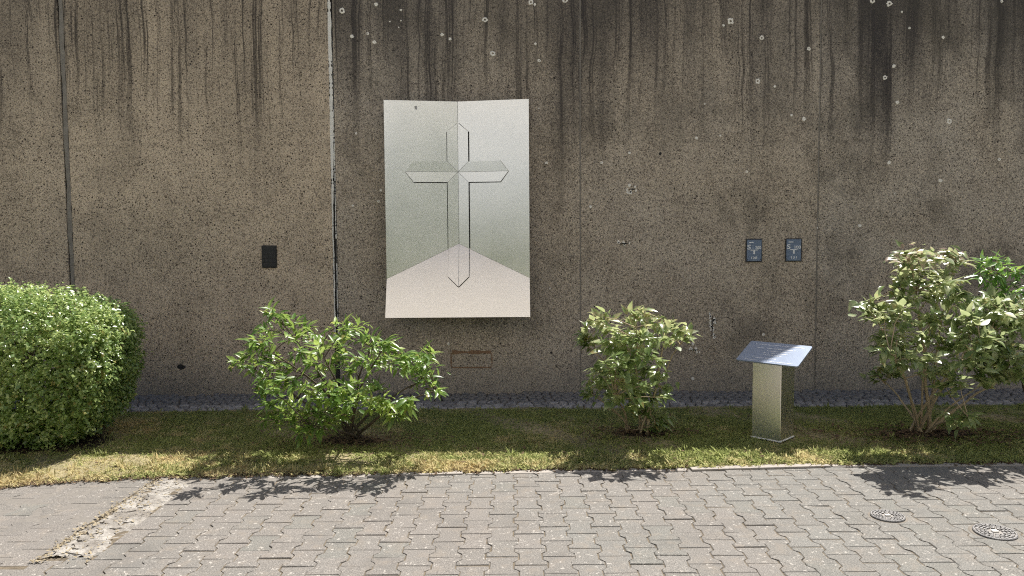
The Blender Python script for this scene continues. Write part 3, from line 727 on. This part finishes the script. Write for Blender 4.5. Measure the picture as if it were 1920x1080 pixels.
for i in range(4200):
    x, y, z = hq.uniform(-20, 20), -9.6 + hq.uniform(-.6, .6), hq.uniform(.05, 7.2)
    zz = 2.2 + 4.6 * math.exp(-((x - 4.2) / 2.4) ** 2) + .5 * math.sin(x * .9) + .3 * math.sin(x * 2.3); z = z if z < zz else zz * hq.random()  # added hedge bulges here to darken the left panel face's reflection
    s = hq.uniform(.18, .42); e = Euler((hq.uniform(0, 6), hq.uniform(0, 6), hq.uniform(0, 6))).to_matrix(); o_ = len(V)
    V += [tuple(Vector((x, y, z)) + e @ Vector(q) * s) for q in ((-1, 0, 0), (0, -.5, .1), (1, 0, 0), (0, .5, .1))]; Fc.append((o_, o_ + 1, o_ + 2, o_ + 3))
obj('foliage', pyd('foliage', V, Fc), mat_leaf('added_hedge_leaf', (.06, .10, .03), (.10, .15, .05), (.15, .20, .07)), hd)['kind'] = 'stuff'
for k in range(-9, 10): 
    v, f = tube([(k * 2.1, -9.6, -.05), (k * 2.1 + .1, -9.55, 1.0), (k * 2.1 - .05, -9.6, 2.0)], [.05, .04, .02], 6); obj('stem', pyd('stem', v, f, True), M_BARK, hd)

# ------------------------------------------------------------------ folded metal panel with cross
YF, YC = 7.65, 7.77
XL, XR, XC = -1.24, 0.176, -0.527
ZT, ZB, ZA, ZK = 2.953, 0.83, 1.547, 1.205
panel = empty('cross_panel', (XC, YF, ZB), 'large folded pale metal panel bearing a raised cross, fixed on the wall', 'wall panel')
def vface(x):
    return YF + (YC - YF) * (1 - (XC - x) / (XC - XL)) if x < XC else YF + (YC - YF) * (1 - (x - XC) / (XR - XC))
def lowf(z): return YF + (YC - YF) * (z - ZK) / (ZA - ZK)
def surf(x, z): return min(vface(x), lowf(z)) if z < ZA else vface(x)
def sheet(name, poly, mat, parent, depth=0.0, th=0.004, back=None):
    """closed sheet: front polygon given as (x,z) with depth in front of the folded surface"""
    f = [(p[0], (surf(p[0], p[1]) if len(p) == 2 else p[2]) - depth, p[1]) for p in poly]
    n = len(f); V = f + [(x, y + th, z) for x, y, z in f]
    Fc = [tuple(range(n)), tuple(reversed(range(n, 2 * n)))] + [(i, n + i, n + (i + 1) % n, (i + 1) % n) for i in range(n)]
    me = pyd(name, V, Fc)
    bm = bmesh.new(); bm.from_mesh(me); bmesh.ops.recalc_face_normals(bm, faces=bm.faces); bm.to_mesh(me); bm.free()
    return obj(name, me, mat, parent)
E1 = 0.0012
YB = lowf(ZB)
sheet('left_face', [(XL, ZT), (XL, ZK), (XC - E1, ZA), (XC - E1, ZT)], M_PANEL, panel)
sheet('right_face', [(XC + E1, ZT), (XC + E1, ZA), (XR, ZK), (XR, ZT)], M_PANEL, panel)
sheet('lower_face', [(XL, ZK - .002, YF), (XL, ZB, YB), (XR, ZB, YB), (XR, ZK - .002, YF), (XC, ZA - .002, YC)], M_PANEL, panel)
for nm, xs in (('side_return', XL), ('side_return', XR)):     # thin returns back to the mounting frame
    s = 1 if xs < XC else -1
    V = [(xs + s * .0005, YF + .006, ZT), (xs + s * .0005, YF + .006, ZK), (xs + s * .0005, YB + .006, ZB), (xs + s * .0005, YF + .045, ZB), (xs + s * .0005, YF + .045, ZT)]
    V += [(x + s * .004, y, z) for x, y, z in V]
    obj(nm, pyd(nm, V, [(0, 1, 2, 3, 4), (9, 8, 7, 6, 5)] + [(i, (i + 1) % 5, 5 + (i + 1) % 5, 5 + i) for i in range(5)]), M_PANEL, panel)
box('mounting_frame', (XC, 7.85, 2.55), (1.2, .10, .05), M_DARK, panel); box('mounting_frame', (XC, 7.85, 1.05), (1.2, .10, .05), M_DARK, panel)
# cross: facets of raised sheet, split along ridges and fold lines
cx_ = XC; x0, x1 = -.632, -.425; zt0, zt1 = 2.361, 2.157; zc = 2.259
CZB, CZS = 1.125, 1.223
cross = empty('cross', (0, 0, 0)); cross.parent = panel; cross.location = Vector((XC, YC, zc)) - panel.location
DEP, RID = .020, .0032
def cf(pts, nm='cross_facet'):
    poly = []
    for x, z, r in pts: poly.append((x, z, surf(x, z) - DEP - r))
    return sheet(nm, poly, M_PANEL, cross, 0.0, 0.006)
eps = .0012
for s, xe, tipx, shx in ((-1, x0, -1.041, -.962), (1, x1, -.029, -.106)):
    a = cx_ + s * eps
    zi = ZA - (ZA - ZK) * abs(xe - XC) / ((XC - XL) if s < 0 else (XR - XC))       # where the bar edge crosses the lower fold
    cf([(a, 2.742, 0), (a, zc + eps, 0), (xe, zt0, RID), (xe, 2.655, RID)])                           # upper arm half
    cf([(a, zc + eps, 0), (tipx, zc + eps, 0), (shx, zt0, RID), (xe + s * eps, zt0 - eps, RID)])       # side arm, upper half
    cf([(a, zc - eps, 0), (tipx, zc - eps, 0), (shx, zt1, RID), (xe + s * eps, zt1 + eps, RID)])       # side arm, lower half
    cf([(a, zc - eps, 0), (a, ZA + eps, 0), (xe, zi + eps, RID), (xe, zt1, RID)])                      # shaft half
    cf([(a, ZA - eps, 0), (a, CZB, 0), (xe, CZS, RID), (xe, zi - eps, RID)])                           # foot half
# shade of the gap round the cross, painted as dark strips
def shade_line(pts, w):
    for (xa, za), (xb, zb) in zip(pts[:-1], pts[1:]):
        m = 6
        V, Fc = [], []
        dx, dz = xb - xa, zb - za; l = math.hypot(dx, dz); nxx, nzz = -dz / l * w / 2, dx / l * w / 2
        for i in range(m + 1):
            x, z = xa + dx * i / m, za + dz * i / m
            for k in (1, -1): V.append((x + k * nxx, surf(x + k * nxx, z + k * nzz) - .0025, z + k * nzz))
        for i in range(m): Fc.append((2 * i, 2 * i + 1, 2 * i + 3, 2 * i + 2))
        obj('gap_shade_line', pyd('gap_shade_line', V, Fc), M_DARK, cross)
shade_line([(x1 + .004, 2.655), (x1 + .004, zt0 + .002)], .013); shade_line([(x0 - .003, 2.655), (x0 - .003, zt0 + .002)], .009)
shade_line([(x1 + .004, zt1 - .004), (x1 + .004, 1.50)], .013); shade_line([(x0 - .003, zt1 - .004), (x0 - .003, 1.50)], .010)
shade_line([(x1, zt1 - .003), (-.106, zt1 - .003), (-.029, zc)], .008); shade_line([(x0, zt1 - .003), (-.962, zt1 - .003), (-1.041, zc)], .008)
shade_line([(x0 - .002, CZS), (cx_, CZB - .005), (x1 + .002, CZS)], .010); shade_line([(x1 + .002, 1.49), (x1 + .002, CZS)], .005); shade_line([(x0 - .001, 1.49), (x0 - .001, CZS)], .004)
shade_line([(x0 - .002, 2.655), (cx_ - .006, 2.742)], .004); shade_line([(-.962, zt0 + .002), (-1.041, zc)], .004)
shade_line([(-.106, zt0 + .002), (-.029, zc)], .005); shade_line([(x1 + .002, 2.655), (cx_ + .008, 2.742)], .005)
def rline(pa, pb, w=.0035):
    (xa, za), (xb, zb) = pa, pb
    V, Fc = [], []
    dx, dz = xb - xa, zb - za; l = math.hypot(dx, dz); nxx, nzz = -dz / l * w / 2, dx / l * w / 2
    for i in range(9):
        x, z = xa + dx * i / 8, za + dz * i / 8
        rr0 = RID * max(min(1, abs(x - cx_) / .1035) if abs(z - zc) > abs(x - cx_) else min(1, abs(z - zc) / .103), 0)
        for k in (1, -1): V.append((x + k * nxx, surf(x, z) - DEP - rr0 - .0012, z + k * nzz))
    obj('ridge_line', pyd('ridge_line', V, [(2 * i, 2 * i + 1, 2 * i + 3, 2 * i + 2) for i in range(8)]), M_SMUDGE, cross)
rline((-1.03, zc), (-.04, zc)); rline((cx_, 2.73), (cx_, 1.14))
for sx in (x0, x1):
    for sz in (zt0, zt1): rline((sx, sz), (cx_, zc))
V = [(XC - .002, YC - .001, ZT), (XC + .002, YC - .001, ZT), (XC + .002, YC - .001, 2.75), (XC - .002, YC - .001, 2.75)]
obj('fold_line', pyd('fold_line', V, [(0, 1, 2, 3)]), M_SMUDGE, panel)
box('smudge', (-.935, vface(-.935) - .0012, 2.885), (.030, .001, .034), M_SMUDGE, panel)

# ------------------------------------------------------------------ signs on the wall
def text_mesh(txt, x0, x1, z0, z1, y):
    cu = bpy.data.curves.new('lettering', 'FONT'); cu.body = txt; cu.extrude = 0.02; cu.offset = 0.018
    o = bpy.data.objects.new('lettering', cu); COL.objects.link(o)
    bpy.context.view_layer.update()
    dg = bpy.context.evaluated_depsgraph_get()
    m = bpy.data.meshes.new_from_object(o.evaluated_get(dg))
    bpy.data.objects.remove(o); bpy.data.curves.remove(cu)
    m.materials.clear()
    co = np.zeros(len(m.vertices) * 3); m.vertices.foreach_get('co', co); co = co.reshape(-1, 3)
    a, b = co.min(0), co.max(0); out = np.zeros_like(co)
    out[:, 0] = x0 + (co[:, 0] - a[0]) / (b[0] - a[0]) * (x1 - x0)
    out[:, 2] = z0 + (co[:, 1] - a[1]) / (b[1] - a[1]) * (z1 - z0)
    out[:, 1] = y - (co[:, 2] - a[2]) / (b[2] - a[2]) * 0.0015
    m.vertices.foreach_set('co', out.ravel()); m.update()
    return m
def sign(xa, za, label, big, low, mid):
    w, h = .167, .235
    s = empty('valve_sign', (xa + w / 2, WY, za), label, 'sign', 'blue valve signs on the wall')
    box('frame', (xa + w / 2, WY - .008, za + h / 2), (w, .014, h), M_BLACK, s, .004)
    box('plate', (xa + w / 2, WY - .0165, za + h / 2), (w - .018, .004, h - .018), M_BLUE, s, .0015)
    y = WY - .0188
    fx = lambda u: xa + w * u
    fz = lambda v: za + h * (1 - v)
    def let(txt, u0, u1, v0, v1, mat=M_WHITE): obj('lettering', text_mesh(txt, fx(u0), fx(u1), fz(v1), fz(v0), y), mat, s)
    let('S', .08, .29, .25, .46); let(big, .55, .92, .31, .45); let('T', .27, .73, .47, .66); let(low, .33, .68, .765, .875)
    if mid: let(mid, .36, .47, .28, .44, M_PALEBLUE)
    box('name_bar', (fx(.32), y - .0007, fz(.155)), (.048, .0014, .009), M_WHITE, s)
    box('rule', (fx(.62), y - .0007, fz(.925)), (.09, .0014, .005), M_PALEBLUE, s)
    for u in (.1, .9): box('screw', (fx(u), y - .0007, fz(.90)), (.008, .0014, .008), M_BLACK, s)
sign(2.385, 1.339, 'small blue sign reading S 200 on the wall, nearer the cross panel', '200', '130', 'II')
sign(2.788, 1.341, 'small blue sign reading S 100 on the wall, nearer the tall right shrub', '100', '131', '')
bs = empty('blank_sign', (-2.472, WY, 1.313), 'small blank black plate on the wall left of the pale joint', 'sign')
box('frame', (-2.472, WY - .009, 1.428), (.152, .016, .228), M_BLACK, bs, .004)
for i in range(5): box('slat', (-2.472, WY - .0185, 1.343 + i * .0425), (.132, .004, .034), M_BLACK, bs, .0015)

# ------------------------------------------------------------------ pedestal with sloping plaque
PA = R(44.57)
u = Vector((math.cos(PA), -math.sin(PA), 0)); nf = Vector((-math.sin(PA), -math.cos(PA), 0))
pc = Vector((2.053, 6.025, 0))
ped = empty('plaque_pedestal', pc, 'square steel pedestal with a sloping metal plaque on the lawn', 'pedestal')
rz = Matrix.Rotation(-PA, 3, 'Z')
box('base_plate', pc + Vector((0, 0, .020)), (.247, .247, .010), M_SEAL, ped, .003, rz)
# four-sided post cut off on the slant
t_ = R(25.7); hw = .118
def plate_z(p): return .672 - ((p - Vector((2.052, 6.030, 0))).dot(nf)) * math.tan(t_)
cn = [pc + u * a * hw + nf * b * hw for a, b in ((-1, 1), (1, 1), (1, -1), (-1, -1))]
V = [(c.x, c.y, .014) for c in cn] + [(c.x, c.y, plate_z(Vector((c.x, c.y, 0))) - .004) for c in cn]
me = pyd('post', V, [(0, 1, 5, 4), (1, 2, 6, 5), (2, 3, 7, 6), (3, 0, 4, 7), (3, 2, 1, 0), (4, 5, 6, 7)])
bm = bmesh.new(); bm.from_mesh(me); bmesh.ops.recalc_face_normals(bm, faces=bm.faces)
bmesh.ops.bevel(bm, geom=[e for e in bm.edges if abs(e.verts[0].co.z - e.verts[1].co.z) > .3], offset=.005, segments=3, affect='EDGES'); bm.to_mesh(me); bm.free()
obj('post', me, M_POST, ped)
# plaque
sv = (nf * math.cos(t_) - Vector((0, 0, 1)) * math.sin(t_)); up = u.cross(-sv).normalized()
if up.z < 0: up = -up
pcen = Vector((2.052, 6.030, .684)); PLn, PWd = .511, .2885
o2, rad = [], .018
for (a, b) in ((-1, -1), (1, -1), (1, 1), (-1, 1)):
    for k in range(5):
        q = {(-1, -1): 180, (1, -1): 270, (1, 1): 0, (-1, 1): 90}[(a, b)] + k * 22.5
        o2.append((a * (PLn / 2 - rad) + rad * math.cos(R(q)), b * (PWd / 2 - rad) + rad * math.sin(R(q))))
nn = len(o2)
V = [tuple(pcen + u * a + sv * b) for a, b in o2] + [tuple(pcen + u * a + sv * b - up * .010) for a, b in o2]
me = pyd('plaque', V, [tuple(range(nn)), tuple(reversed(range(nn, 2 * nn)))] + [(i, nn + i, nn + (i + 1) % nn, (i + 1) % nn) for i in range(nn)])
bm = bmesh.new(); bm.from_mesh(me); bmesh.ops.recalc_face_normals(bm, faces=bm.faces); bm.to_mesh(me); bm.free()
plq = obj('plaque', me, M_PLATE, ped)
V, Fc = [], []
lr = random.Random(9)
for v, ua, ub, hh in ((.14, .12, .93, .011), (.31, .18, .80, .013), (.43, .36, .74, .009), (.53, .34, .72, .009), (.63, .36, .66, .009), (.79, .22, .60, .010), (.92, .12, .34, .008), (.92, .50, .90, .008)):
    x = ua
    while x < ub:
        ww = lr.uniform(.008, .018)
        if lr.random() < .82:
            k = lr.uniform(.6, 1.0)
            for (dx, dy, sx, sy) in ((0, 0, .0034, hh * k), (ww * PLn * .45, 0, .0034, hh * k), (ww * PLn * .22, hh * .3 * lr.choice([-1, 0, 1]), ww * PLn * .6, .0034)):
                c0 = pcen + u * ((x - .5) * PLn + dx) + sv * ((v - .5) * PWd + dy) + up * .0010
                b0 = len(V)
                for a, b in ((-1, -1), (1, -1), (1, 1), (-1, 1)): V.append(tuple(c0 + u * a * sx / 2 + sv * b * sy / 2))
                Fc.append((b0, b0 + 1, b0 + 2, b0 + 3))
        x += ww
lt = obj('lettering', pyd('lettering', V, Fc), M_TEXT, plq); lt['kind'] = 'stuff'

# ------------------------------------------------------------------ valve covers
def cover(x, y, r, label, tilt):
    c = empty('valve_cover', (x, y, 0), label, 'valve cover', 'round valve covers in the paving')
    def ringm(name, prof, n, mat, z0):
        V, Fc = [], []
        for i in range(n):
            t = 2 * math.pi * i / n
            for a, z in prof: V.append((x + a * math.cos(t), y + a * math.sin(t), z0 + z + tilt * math.sin(t) * a))
        m = len(prof)
        for i in range(n):
            j = (i + 1) % n
            for k in range(m - 1): Fc.append((i * m + k, j * m + k, j * m + k + 1, i * m + k + 1))
        return obj(name, pyd(name, V, Fc), mat, c)
    ringm('mortar_collar', [(r * 1.22, -.006), (r * 1.12, .001), (r * 1.0, .002)], 28, M_MORTAR, 0)
    ringm('rim', [(r, -.02), (r, .009), (r * .96, .012), (r * .90, .012), (r * .89, .007)], 36, M_IRON, 0)
    ringm('lid', [(r * .89, .006), (r * .3, .007), (.0005, .007)], 36, M_GSEAL, 0)
    for rr_, n in ((.78, 22), (.60, 16), (.42, 10)):
        bm = bmesh.new()
        for i in range(n):
            t = 2 * math.pi * i / n
            px, py = r * rr_ * math.cos(t), r * rr_ * math.sin(t)
            bm_box(bm, Vector((x + px, y + py, .0085 + tilt * py)), (r * .13, r * .17, .008), 0, Matrix.Rotation(t, 3, 'Z'))
        obj('stud_ring', bm_mesh('stud_ring', bm), M_IRON, c)
    box('lifting_bar', (x, y, .0110), (r * .30, r * .24, .008), M_LICH, c, .002)
cover(*COVERS[0], 'small round cast iron valve cover in the paving, farther of two', .01)
cover(*COVERS[1], 'larger round cast iron valve cover at right, nearer of two', .04)

# ------------------------------------------------------------------ shrubs
def leaf_shape(w, fold, droop, tip=1.0, rows=(0, .18, .42, .68, 1.0), prof=(0, .62, 1.0, .72, 0)):
    V, L, C, Rr = [], [], [], []
    for t, p in zip(rows, prof):
        y = t; z = -droop * t * t; hw = w / 2 * p
        C.append(len(V)); V.append((0, y, z))
        if p > 0:
            L.append(len(V)); V.append((-hw, y, z + fold * hw)); Rr.append(len(V)); V.append((hw, y, z + fold * hw))
        else:
            L.append(None); Rr.append(None)
    Fc = []
    for i in range(len(rows) - 1):
        for S, flip in ((L, 1), (Rr, 0)):
            q = [C[i], S[i], S[i + 1], C[i + 1]] if flip else [C[i], C[i + 1], S[i + 1], S[i]]
            Fc.append(tuple(k for k in q if k is not None))
    return V, Fc

def frame(d, up):
    d = d.normalized(); x = d.cross(up)
    if x.length < 1e-3: x = d.cross(Vector((1, 0, 0)))
    x.normalize(); z = x.cross(d)
    return Matrix((x, d, z)).transposed()

def shrub(name, label, base, clusters, shapes, lmat, smat, nleaf, lsize, nlimb, rbase, seed, upf=0.6, spread=.10, singles=300, cat='shrub', stems=None, droop=.25):
    r = random.Random(seed); rn = lambda s: r.gauss(0, s)
    root = empty(name, base, label, cat)
    B = Vector(base)
    C = [Vector(c) for c in clusters]
    limbs = []
    targets = r.sample(C, min(nlimb, len(C)))
    # spread limb targets out: farthest point sampling
    targets = [max(C, key=lambda c: c.z)]
    while len(targets) < nlimb: targets.append(max(C, key=lambda c: min((c - t).length for t in targets)))
    for tg in targets:
        s0 = B + Vector((rn(.05), rn(.035), -0.02))
        mid = s0.lerp(tg, .5) + Vector((-(tg.x - s0.x) * .14, -(tg.y - s0.y) * .14, abs(tg.z - s0.z) * .12)) + Vector((rn(.02), rn(.02), 0))
        pts = []
        for i in range(9):
            t = i / 8; p = s0 * (1 - t) ** 2 + mid * 2 * t * (1 - t) + tg * t * t
            pts.append(p + Vector((rn(.006), rn(.006), 0)) * (1 if i else 0))
        limbs.append(pts)
        ra = rbase * r.uniform(.7, 1.15)
        v, f = tube(pts, [ra * (1 - .75 * i / 8) for i in range(9)], 6)
        obj('branch', pyd('branch', v, f, True), smat, root)
    tw, leaves = [], []
    for c in C:
        best = None
        for pts in limbs:
            for p in pts[2:]:
                d = (p - c).length + max(0, p.z - c.z + .05) * 1.2
                if best is None or d < best[0]: best = (d, p)
        p0 = best[1]
        if (c - p0).length < .03: p0 = p0 + (B - p0).normalized() * .12 + Vector((0, 0, .02))
        mid = p0.lerp(c, .55) + Vector((rn(.015), rn(.015), .02))
        path = [p0, p0.lerp(mid, .6), mid, mid.lerp(c, .6), c]
        tw.append(tube(path, [.0045, .004, .0032, .0026, .0018], 5))
        ax = (c - mid).normalized(); 
        k = nleaf + r.randint(-2, 3); ph = r.uniform(0, 6.28)
        a = ax.cross(Vector((0, 0, 1)));
        if a.length < .05: a = Vector((1, 0, 0))
        a.normalize(); b = a.cross(ax)
        for i in range(k):
            f = i / max(1, k - 1)
            pos = c.lerp(mid, (1 - f) * .85) + Vector((rn(spread), rn(spread), rn(spread * .6))) * (.35 + .65 * (1 - f))
            t = ph + i * 2.4
            d = ax * (.35 + .55 * f) + (a * math.cos(t) + b * math.sin(t)) * .9
            d.z = d.z * .6 + .08 - droop * r.random(); d += Vector((rn(.18), rn(.18), rn(.12)))
            upv = Vector((rn(.35), rn(.35) - .12, 1.0)) * upf + ax * .2
            sz = lsize * r.uniform(.45, 1.2) * (.8 + .2 * f)
            leaves.append((pos, frame(d, upv), sz, r.randrange(len(shapes))))
    v, f = join(tw); obj('twigs', pyd('twigs', v, f, True), smat, root)['kind'] = 'stuff'
    meshes = []
    for sv_, sf_ in shapes:
        m = pyd('leaf', sv_, sf_, True); m.materials.append(lmat); meshes.append(m)
    leaves.sort(key=lambda l: l[0].y - l[2] * 2.0)
    for pos, rot, sz, k in leaves[:singles]:
        o = bpy.data.objects.new('leaf', meshes[k]); link(o, root)
        o.matrix_local = Matrix.Translation(pos - B) @ rot.to_4x4() @ Matrix.Scale(sz, 4)
    V, Fc = [], []
    for pos, rot, sz, k in leaves[singles:]:
        o_ = len(V); V += [tuple(pos + rot @ (Vector(q) * sz)) for q in shapes[k][0]]; Fc += [tuple(i + o_ for i in q) for q in shapes[k][1]]
    if V: obj('foliage', pyd('foliage', V, Fc, True), lmat, root)['kind'] = 'stuff'
    return root

LANCE = [leaf_shape(.30, .35, .10), leaf_shape(.27, .5, .22), leaf_shape(.33, .25, .02), leaf_shape(.29, .4, .35)]
OVATE = [leaf_shape(.52, .25, .12, prof=(0, .85, 1.0, .62, 0)), leaf_shape(.46, .35, .28, prof=(0, .85, 1.0, .62, 0)), leaf_shape(.56, .15, .05, prof=(0, .9, 1.0, .6, 0)), leaf_shape(.48, .45, .40, prof=(0, .85, 1.0, .62, 0))]
L_SPREAD = mat_leaf('bright_lance_leaf', (0.095, 0.185, 0.040), (0.180, 0.300, 0.065), (0.360, 0.460, 0.115), 0.34, .42, None, 13.0, .5)
L_UP = mat_leaf('pale_ovate_leaf', (0.125, 0.200, 0.058), (0.270, 0.360, 0.125), (0.500, 0.540, 0.270), 0.30, .42, ((0.44, 0.36, 0.20), .82, 1.0))
L_TALL = mat_leaf('variegated_ovate_leaf', (0.130, 0.205, 0.062), (0.270, 0.350, 0.130), (0.500, 0.530, 0.290), 0.30, .42, ((0.44, 0.27, 0.25), 1.22, 1.45))
L_CORNER = mat_leaf('fresh_lance_leaf', (0.090, 0.205, 0.042), (0.150, 0.300, 0.060), (0.270, 0.420, 0.090), 0.32, .45)
L_HEDGE = mat_leaf('hedge_leaf', (0.140, 0.235, 0.070), (0.280, 0.395, 0.128), (0.520, 0.600, 0.240), 0.30, .42, None, 28.0)

shrub('spreading_shrub', 'wide spreading shrub with narrow bright green leaves below the cross panel', (-1.28, 6.0, .03), SPREAD, LANCE, L_SPREAD, M_BARK, 24, .112, 10, .014, 31, .7, .045)
shrub('upright_shrub', 'small upright shrub with pale oval leaves beside the steel pedestal', (1.01, 6.17, .03), UPRIGHT, OVATE, L_UP, M_STEM, 20, .10, 8, .013, 32, .8, .05)
shrub('tall_shrub', 'tall many stemmed shrub with pale and reddish leaves at right', (3.29, 6.1, .03), TALL, OVATE, L_TALL, M_STEM, 27, .104, 12, .014, 33, .8, .055)
shrub('corner_shrub', 'bright green leafy shrub rising behind the tall shrub at the right edge', (4.45, 6.45, .02), CORNER, LANCE, L_CORNER, M_BARK, 16, .11, 6, .014, 34, .7, .05)

# clipped hedge
HC, HA = Vector((-4.25, 6.03, .59)), (1.16, .54, .57)
hedge = empty('clipped_hedge', (HC.x, HC.y, 0), 'dense clipped rounded hedge of small green leaves at the left edge', 'hedge')
def hedge_pts(n, depth0, depth1):
    d = rng.normal(0, 1, (n * 3, 3)) * np.array([1.0, .8, .8]); d /= np.linalg.norm(d, axis=1)[:, None]
    q = ((np.abs(d[:, 1]) ** 3.8 + np.abs(d[:, 2]) ** 3.8) ** (6.0 / 3.8) + np.abs(d[:, 0]) ** 6.0) ** (-1 / 6.0)
    p = d * q[:, None]
    keep = (p[:, 2] > -.98)
    p, d = p[keep][:n], d[keep][:n]
    nrm = np.sign(p) * np.abs(p) ** np.array([4.0, 2.6, 2.6]) / np.array(HA); nrm /= np.linalg.norm(nrm, axis=1)[:, None]
    taper = np.interp(p[:, 2], [-1, -.5, .1, 1], [.74, .93, 1.0, .96])
    w = p * np.array(HA); w[:, 0] *= taper; w[:, 1] *= np.interp(p[:, 2], [-1, -.4, .3, 1], [.66, .96, 1.04, .93])
    lump = (np.sin(w[:, 0] * 9 + 2 * np.sin(w[:, 2] * 7)) * np.sin(w[:, 2] * 11 + 1.5 * np.sin(w[:, 0] * 6)) * .022
            + np.sin(w[:, 0] * 23 + w[:, 1] * 9) * np.sin(w[:, 2] * 27 + w[:, 1] * 13) * .016 + np.sin(w[:, 0] * 3.1 + 1) * .015)
    dep = rng.uniform(depth0, depth1, len(w)) - np.abs(rng.normal(0, .012, len(w)))
    w = w + nrm * (lump - dep)[:, None]
    return w + np.array(HC), nrm
def leaf_cloud(P, Nrm, size, jitter=.75):
    n = len(P)
    nr = Nrm + rng.normal(0, jitter, (n, 3)) + np.array([0, -.15, .85]); nr /= np.linalg.norm(nr, axis=1)[:, None]
    t = np.cross(nr, rng.normal(0, 1, (n, 3))); t /= np.linalg.norm(t, axis=1)[:, None]; b = np.cross(nr, t)
    L = rng.uniform(*size, n)[:, None]; W = L * .30
    V = np.zeros((n, 5, 3))
    V[:, 0] = P - t * L * .5; V[:, 1] = P - t * L * .02 + b * W + nr * L * .09; V[:, 2] = P + t * L * .5 - nr * L * .08; V[:, 3] = P - t * L * .02 - b * W + nr * L * .09
    V[:, 4] = P
    i0 = np.arange(n)[:, None] * 5
    F1 = np.concatenate([i0 + np.array([[0, 4, 1]]), i0 + np.array([[4, 2, 1]]), i0 + np.array([[0, 3, 4]]), i0 + np.array([[4, 3, 2]])])
    return V.reshape(-1, 3), F1
SPC, SPN = hedge_pts(10500, -.05, .05)                    # sprigs, each a tuft of leaves round a short shoot
ax_ = SPN * .8 + rng.normal(0, .45, SPN.shape) + np.array([0, -.05, .35]); ax_ /= np.linalg.norm(ax_, axis=1)[:, None]
K = 8
tt = np.tile(np.linspace(-.055, .025, K), len(SPC)) + np.repeat(np.where(rng.random(len(SPC)) < .05, rng.uniform(.02, .07, len(SPC)), 0), K)
P1 = np.repeat(SPC, K, 0) + np.repeat(ax_, K, 0) * tt[:, None] + rng.normal(0, .011, (len(SPC) * K, 3)); N1 = np.repeat(ax_, K, 0)
P2, N2 = hedge_pts(20000, .08, .24)
V1, F1 = leaf_cloud(P1, N1, (.023, .041), .7); V2, F2 = leaf_cloud(P2, N2, (.036, .058), 1.2)
obj('foliage', arr_mesh('foliage', np.concatenate([V1, V2]), np.concatenate([F1, F2 + len(V1)])), L_HEDGE, hedge)['kind'] = 'stuff'
hr = random.Random(77)
for i in range(14):
    x = HC.x + hr.uniform(-1.0, .95); y = HC.y + hr.uniform(-.3, .3)
    pts = [(x, y, -.02), (x + hr.uniform(-.05, .05), y + hr.uniform(-.05, .05), .2), (x + hr.uniform(-.16, .16), y + hr.uniform(-.16, .16), .5), (x + hr.uniform(-.2, .2), y + hr.uniform(-.2, .2), .85)]
    v, f = tube(pts, [.016, .013, .010, .005], 6); obj('stem', pyd('stem', v, f, True), M_BARK, hedge)
